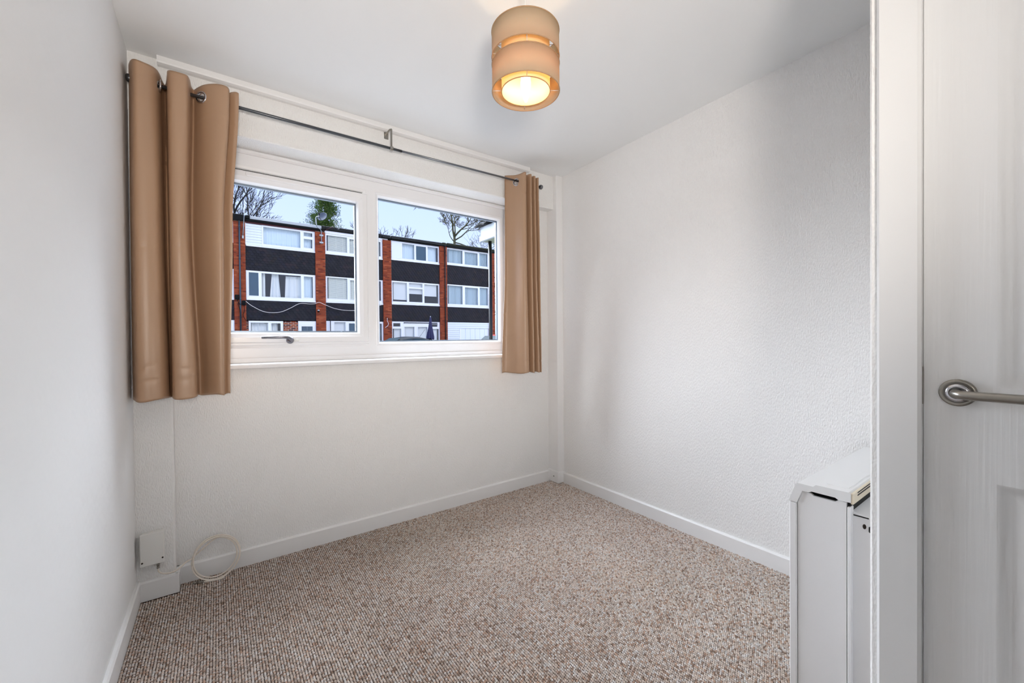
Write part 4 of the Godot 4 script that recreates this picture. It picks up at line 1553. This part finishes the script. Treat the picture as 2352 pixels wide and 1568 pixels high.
# a hatchback, nose towards -x before it is turned
func car(at: Vector3, deg: float, paint: Color, label: String, antenna: bool, tall := 1.0) -> void:
	var t := thing("car", label, "car", at)
	t.scale = Vector3(1.0, tall, 1.0)
	t.rotation.y = deg_to_rad(deg)
	var body := mat(paint, 0.5, 0.0, 0.12)
	body.clearcoat_enabled = true
	body.clearcoat = 0.03
	var glass := mat(Color(0.16, 0.22, 0.25), 0.35, 0.0, 0.15)
	var put := func(called: String, st: SurfaceTool, m: Material) -> MeshInstance3D:
		var o := MeshInstance3D.new()
		o.name = called
		st.generate_normals()
		o.mesh = st.commit()
		o.mesh.surface_set_material(0, m)
		t.add_child(o, true)
		return o
	# stations along the car: x, sill, belt, roof, half width at belt, half width at roof
	var S := [[-1.95, 0.35, 0.62, 0.64, 0.62, 0.50], [-1.80, 0.24, 0.76, 0.78, 0.76, 0.60], [-1.30, 0.20, 0.88, 0.92, 0.82, 0.66], [-0.95, 0.20, 0.92, 0.98, 0.84, 0.66], [-0.45, 0.20, 0.94, 1.30, 0.85, 0.60], [-0.10, 0.20, 0.94, 1.46, 0.85, 0.58], [0.30, 0.20, 0.95, 1.515, 0.85, 0.58], [0.80, 0.20, 0.96, 1.50, 0.85, 0.57], [1.25, 0.20, 0.98, 1.42, 0.84, 0.55], [1.55, 0.22, 1.0, 1.24, 0.82, 0.54], [1.78, 0.26, 0.98, 1.00, 0.78, 0.56], [1.88, 0.34, 0.80, 0.82, 0.72, 0.54]]
	var rings := []
	for s in S:
		var h: float = s[3] - s[2]
		var half := [Vector2(s[4] * 0.82, s[1]), Vector2(s[4] * 0.97, s[1] + 0.12), Vector2(s[4], (s[1] + s[2]) * 0.55), Vector2(s[4] * 0.985, s[2]), Vector2(lerpf(s[4], s[5], 0.45), s[2] + h * 0.5), Vector2(s[5], s[3] - minf(0.10, h * 0.3)), Vector2(s[5] * 0.82, s[3] - minf(0.03, h * 0.1)), Vector2(s[5] * 0.4, s[3])]
		var row := []
		for i in half.size():
			row.append(Vector3(s[0], half[i].y, half[i].x))
		for i in range(half.size() - 1, -1, -1):
			row.append(Vector3(s[0], half[i].y, -half[i].x))
		rings.append(row)
	var st := new_st(true)
	skin(st, rings, true, true, true)
	put.call("body", st, body)
	# glazing laid just proud of the shell: sides, windscreen, tailgate
	for side in [1.0, -1.0]:
		for q in [[[-0.62, 0.97], [-0.12, 1.36], [0.28, 1.43], [0.28, 0.98]], [[0.36, 0.98], [0.36, 1.43], [0.90, 1.41], [1.10, 1.30], [1.14, 1.0]]]:
			st = new_st()
			var pts := []
			for p in q:
				var f := clampf((p[1] - 0.95) / 0.55, 0.0, 1.0)
				pts.append(Vector3(p[0], p[1], side * (lerpf(0.862, 0.588, f))))
			for i in range(1, pts.size() - 1):
				tri_out(st, pts[0], pts[i], pts[i + 1], Vector3(0, 1, 0))
			put.call("side_window", st, glass)
	for q in [[-0.98, 0.99, 0.68, -0.16, 1.445, 0.50, "windscreen"], [1.80, 1.02, 0.60, 1.29, 1.41, 0.48, "rear_window"]]:
		st = new_st()
		var o: float = -0.012 if q[0] < 0 else 0.02
		quad_out(st, Vector3(q[0] + o, q[1] + 0.012, -q[2]), Vector3(q[0] + o, q[1] + 0.012, q[2]), Vector3(q[3] + o, q[4] + 0.012, q[5]), Vector3(q[3] + o, q[4] + 0.012, -q[5]), Vector3(0, 0.8, 0))
		put.call(q[6], st, glass)
	for x in [-1.25, 1.22]:
		for s in [1.0, -1.0]:
			st = new_st(true)
			lathe(st, [[0.0, 0.02], [0.2, 0.02], [0.22, 0.0], [0.30, 0.0], [0.315, -0.03], [0.315, -0.16], [0.0, -0.18]], 24, Transform3D(Basis(Vector3.RIGHT, PI / 2 * s), Vector3(x, 0.315, 0.83 * s)))
			put.call("wheel", st, M.gutter)
	for s in [1.0, -1.0]:
		st = new_st()
		bx(st, Vector3(-0.72, 0.98, minf(s * 0.86, s * 1.0)), Vector3(-0.60, 1.10, maxf(s * 0.86, s * 1.0)), 0.03)
		put.call("door_mirror", st, body)
		st = new_st()
		bx(st, Vector3(-1.93, 0.60, s * 0.56 - 0.11), Vector3(-1.78, 0.72, s * 0.56 + 0.11), 0.03)
		put.call("headlamp", st, mat(Color(0.85, 0.87, 0.88), 0.1))
		st = new_st()
		bx(st, Vector3(1.72, 0.78, s * 0.66 - 0.06), Vector3(1.865, 0.98, s * 0.66 + 0.06), 0.02)
		put.call("tail_lamp", st, mat(Color(0.5, 0.02, 0.02), 0.15))
	if antenna:
		st = new_st(true)
		tube(st, [Vector3(1.02, 1.47, 0), Vector3(1.32, 1.83, 0)], 0.006, 5)
		put.call("antenna", st, M.gutter)


# the end of a porch that juts out from our own building, on a black steel post
func porch() -> void:
	var t := thing("porch_canopy", "white boarded porch canopy with tiled edge on a black round post", "porch", Vector3(3.38, ROAD, -5.2))
	var x0 := 3.25
	var x1 := 5.4
	var st := new_st()
	bx(st, Vector3(x0, 2.585, -5.30), Vector3(x0 + 0.03, 2.80, -2.70), 0.003)
	bx(st, Vector3(x0, 2.585, -5.30), Vector3(x1, 2.80, -5.27), 0.003)
	obj("fascia", st, M.porch_white, t)
	st = new_st()
	bx(st, Vector3(x0 - 0.012, 2.585, -5.312), Vector3(x0 + 0.0, 2.655, -2.70), 0.003)
	bx(st, Vector3(x0 - 0.012, 2.585, -5.312), Vector3(x1, 2.655, -5.30), 0.003)
	obj("trim_board", st, M.porch_white, t)
	st = new_st()
	bx(st, Vector3(x0 + 0.01, 2.59, -5.29), Vector3(x1, 2.61, -2.70))
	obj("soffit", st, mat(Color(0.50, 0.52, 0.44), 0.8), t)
	for k in 11:
		st = new_st()
		var z := -5.36 + k * 0.245
		var bot := []
		var topp := []
		for q in [[0.0, 0.0], [0.06, 0.022], [0.12, 0.03], [0.18, 0.022], [0.24, 0.0]]:
			bot.append(Vector3(x0 - 0.06, 2.795 + q[1], z + q[0]))
			topp.append(Vector3(x1, 3.45 + q[1], z + q[0]))
		var lift := Vector3(0, 0.022, 0)
		for i in 4:
			quad(st, bot[i], bot[i + 1], bot[i + 1] + lift, bot[i] + lift)
			quad(st, bot[i] + lift, bot[i + 1] + lift, topp[i + 1] + lift, topp[i] + lift)
			quad(st, bot[i + 1], bot[i], topp[i], topp[i + 1])
		obj("roof_tile_course", st, M.felt, t)
	st = new_st(true)
	tube(st, [Vector3(3.36, ROAD, -5.2), Vector3(3.36, 2.60, -5.2)], 0.027, 16)
	obj("post", st, M.pipe_black, t)


# ---------------------------------------------------------------- trees beyond the terrace
func grow(st: SurfaceTool, from: Vector3, dir: Vector3, length: float, r: float, depth: int, spread: float, lift: float) -> void:
	var pts := [from]
	var rad := [r]
	var p := from
	var d := dir.normalized()
	var segs := 4
	for i in segs:
		d = (d + Vector3(rng.randf_range(-1, 1), rng.randf_range(-0.6, 1) * lift, rng.randf_range(-1, 1)) * 0.20).normalized()
		p += d * length / segs
		pts.append(p)
		rad.append(lerpf(r, r * 0.62, (i + 1.0) / segs))
		if depth > 0 and i > 0 and rng.randf() < 0.55:
			side(st, p, d, length * 0.62, rad[-1] * 0.6, depth - 1, spread, lift)
	tube(st, pts, rad, 5 if depth > 2 else 4)
	if depth > 0:
		for k in 2:
			side(st, p, d, length * rng.randf_range(0.62, 0.85), rad[-1] * 0.8, depth - 1, spread, lift)


func side(st: SurfaceTool, p: Vector3, d: Vector3, length: float, r: float, depth: int, spread: float, lift: float) -> void:
	var o := Vector3(rng.randf_range(-1, 1), rng.randf_range(-0.5, 0.8), rng.randf_range(-1, 1))
	o = (o - d * o.dot(d)).normalized()
	grow(st, p, d * cos(spread) + o * sin(spread) + Vector3(0, lift * 0.2, 0), length, maxf(r, 0.012), depth, spread, lift)


func bare_tree(label: String, at: Vector3, trunk: float, r: float, limbs: Array, depth: int, spread: float, seed_: int, m: Material, lift := 0.4) -> void:
	rng.seed = seed_
	var t := thing("bare_tree", label, "tree", at)
	var st := new_st(true)
	tube(st, [at, at + Vector3(0.05, trunk * 0.5, 0), at + Vector3(0, trunk, 0)], [r, r * 0.85, r * 0.75], 8)
	obj("trunk", st, m, t)
	for l in limbs:
		st = new_st(true)
		grow(st, at + Vector3(0, trunk * l[3], 0), Vector3(l[0], l[1], l[2]), l[4], r * l[5], depth, spread, lift)
		obj("limb", st, m, t)


func trees() -> void:
	var bark := mat(Color(0.20, 0.19, 0.17), 0.9)
	var mossy := mat(Color(0.27, 0.27, 0.17), 0.9)
	var dark := mat(Color(0.11, 0.105, 0.11), 0.9)
	bare_tree("dense dark leafless tree behind the leftmost house", Vector3(0.7, ROAD, -34.0), 7.6, 0.22, [[0.1, 1, 0, 1.0, 2.6, 0.6], [0.35, 1, 0.2, 0.97, 2.4, 0.5], [0.6, 0.9, -0.2, 0.92, 2.0, 0.4], [-0.3, 1, 0, 0.98, 2.4, 0.5], [0.8, 0.7, 0.1, 0.85, 1.8, 0.35], [0.2, 1, -0.3, 0.9, 2.3, 0.4]], 4, 0.42, 5, dark)
	bare_tree("slender leafless tree rising behind the roof of the parasol house", Vector3(12.1, ROAD, -33.0), 8.1, 0.14, [[0.1, 1, 0, 1.0, 1.25, 0.5], [0.7, 1, 0.1, 0.99, 1.0, 0.4], [-0.5, 1, 0, 0.97, 1.0, 0.4]], 3, 0.6, 21, bark)
	bare_tree("leafless tree with crooked twigs behind the pier with the wires", Vector3(10.8, ROAD, -33.0), 8.2, 0.13, [[-0.6, 0.8, 0, 1.0, 1.3, 0.5], [0.2, 1, 0.1, 0.98, 0.9, 0.4]], 3, 0.5, 8, bark)
	bare_tree("tall leafless tree with mossy spreading limbs behind the end houses", Vector3(16.95, ROAD, -32.0), 10.3, 0.16, [[-0.28, 1, 0, 1.0, 2.3, 0.6], [0.55, 0.85, 0.1, 1.0, 1.9, 0.6], [0.9, 0.55, 0, 0.97, 1.9, 0.45], [0.8, -0.15, 0.1, 0.955, 2.1, 0.4], [-0.7, 0.6, 0.1, 0.96, 1.0, 0.3], [0.1, 1, -0.3, 1.0, 2.2, 0.5]], 5, 0.70, 16, mossy, 0.55)
	bare_tree("leafless tree past the brick end of the terrace", Vector3(24.5, ROAD, -33.0), 4.5, 0.2, [[-0.7, 0.8, 0, 1.0, 3.0, 0.5], [-0.3, 1, 0, 1.0, 3.4, 0.6], [-0.9, 0.3, 0, 0.9, 2.6, 0.4], [-0.9, 0.1, 0.1, 0.7, 2.4, 0.35], [0.3, 1, 0, 0.95, 3.0, 0.5], [-0.8, 0.5, 0, 0.55, 2.2, 0.3]], 4, 0.6, 33, bark)
	conifer()
	shrub()


func conifer() -> void:
	rng.seed = 77
	var at := Vector3(4.62 * 33.0 / 23.0, ROAD, -33.0)
	var t := thing("conifer", "bushy green conifer rising behind the satellite dish", "tree", at)
	var st := new_st(true)
	tube(st, [at, at + Vector3(0, 6, 0), at + Vector3(0.05, 12.2, 0)], [0.25, 0.16, 0.03], 8)
	obj("trunk", st, mat(Color(0.22, 0.17, 0.13), 0.9), t)
	var twig := new_st()
	var leaf := new_st()
	for k in 330:
		var f := pow(rng.randf(), 0.85)
		var y := lerpf(5.5, 12.1, f)
		var reach := lerpf(2.3, 0.5, pow(f, 1.4)) * rng.randf_range(0.55, 1.1)
		var a := rng.randf() * TAU
		var d := Vector3(cos(a), rng.randf_range(0.15, 0.75), sin(a)).normalized()
		var p0 := at + Vector3(0, y - ROAD * 0.0, 0)
		var p1 := p0 + d * reach
		tube(twig, [p0, p0.lerp(p1, 0.6) + Vector3(0, 0.05, 0), p1], [0.025, 0.015, 0.006], 3)
		var n := int(24 + reach * 34.0)
		for j in n:
			var u := rng.randf_range(0.35, 1.05)
			var c := p0.lerp(p1, u) + Vector3(rng.randf_range(-1, 1), rng.randf_range(-1, 1), rng.randf_range(-1, 1)) * 0.20
			var g := rng.randf_range(0.7, 1.25)
			leaf.set_color(Color(0.075, 0.165, 0.03) * g if rng.randf() < 0.6 else Color(0.15, 0.24, 0.04) * g)
			var ld := (d + Vector3(rng.randf_range(-1, 1), rng.randf_range(-0.5, 1), rng.randf_range(-1, 1)) * 0.8).normalized()
			var w := ld.cross(Vector3(rng.randf_range(-1, 1), 1, rng.randf_range(-1, 1))).normalized() * 0.022
			var tip := c + ld * rng.randf_range(0.07, 0.15)
			tri(leaf, c - w, c + w, tip + w * 0.2)
			tri(leaf, c + w.cross(ld) , tip, c - w.cross(ld))
	stuff("twigs", twig, mat(Color(0.22, 0.17, 0.13), 0.9), t)
	var m := mat(Color.WHITE, 0.7)
	m.vertex_color_use_as_albedo = true
	m.cull_mode = BaseMaterial3D.CULL_DISABLED
	stuff("foliage", leaf, m, t)


func shrub() -> void:
	rng.seed = 91
	var at := Vector3(21.6, ROAD, -31.0)
	var t := thing("garden_shrub", "low green shrub growing in front of the timber fence", "shrub", at)
	var st := new_st()
	var leaf := new_st()
	for k in 60:
		var a := rng.randf() * TAU
		var d := Vector3(cos(a) * 0.8, rng.randf_range(0.5, 1.2), sin(a) * 0.5).normalized()
		var tip := at + d * rng.randf_range(0.6, 1.3)
		tube(st, [at, tip], [0.02, 0.006], 3)
		for j in 22:
			var c := at.lerp(tip, rng.randf_range(0.4, 1.05)) + Vector3(rng.randf_range(-1, 1), rng.randf_range(-1, 1), rng.randf_range(-1, 1)) * 0.12
			leaf.set_color(Color(0.12, 0.20, 0.05) * rng.randf_range(0.7, 1.3))
			var w := Vector3(rng.randf_range(-1, 1), rng.randf_range(-1, 1), rng.randf_range(-1, 1)).normalized() * 0.05
			var l := Vector3(rng.randf_range(-1, 1), rng.randf_range(-0.3, 1), rng.randf_range(-1, 1)).normalized() * 0.11
			tri(leaf, c - w, c + w, c + l)
	stuff("stems", st, mat(Color(0.2, 0.17, 0.12), 0.9), t)
	var m := mat(Color.WHITE, 0.7)
	m.vertex_color_use_as_albedo = true
	stuff("foliage", leaf, m, t)
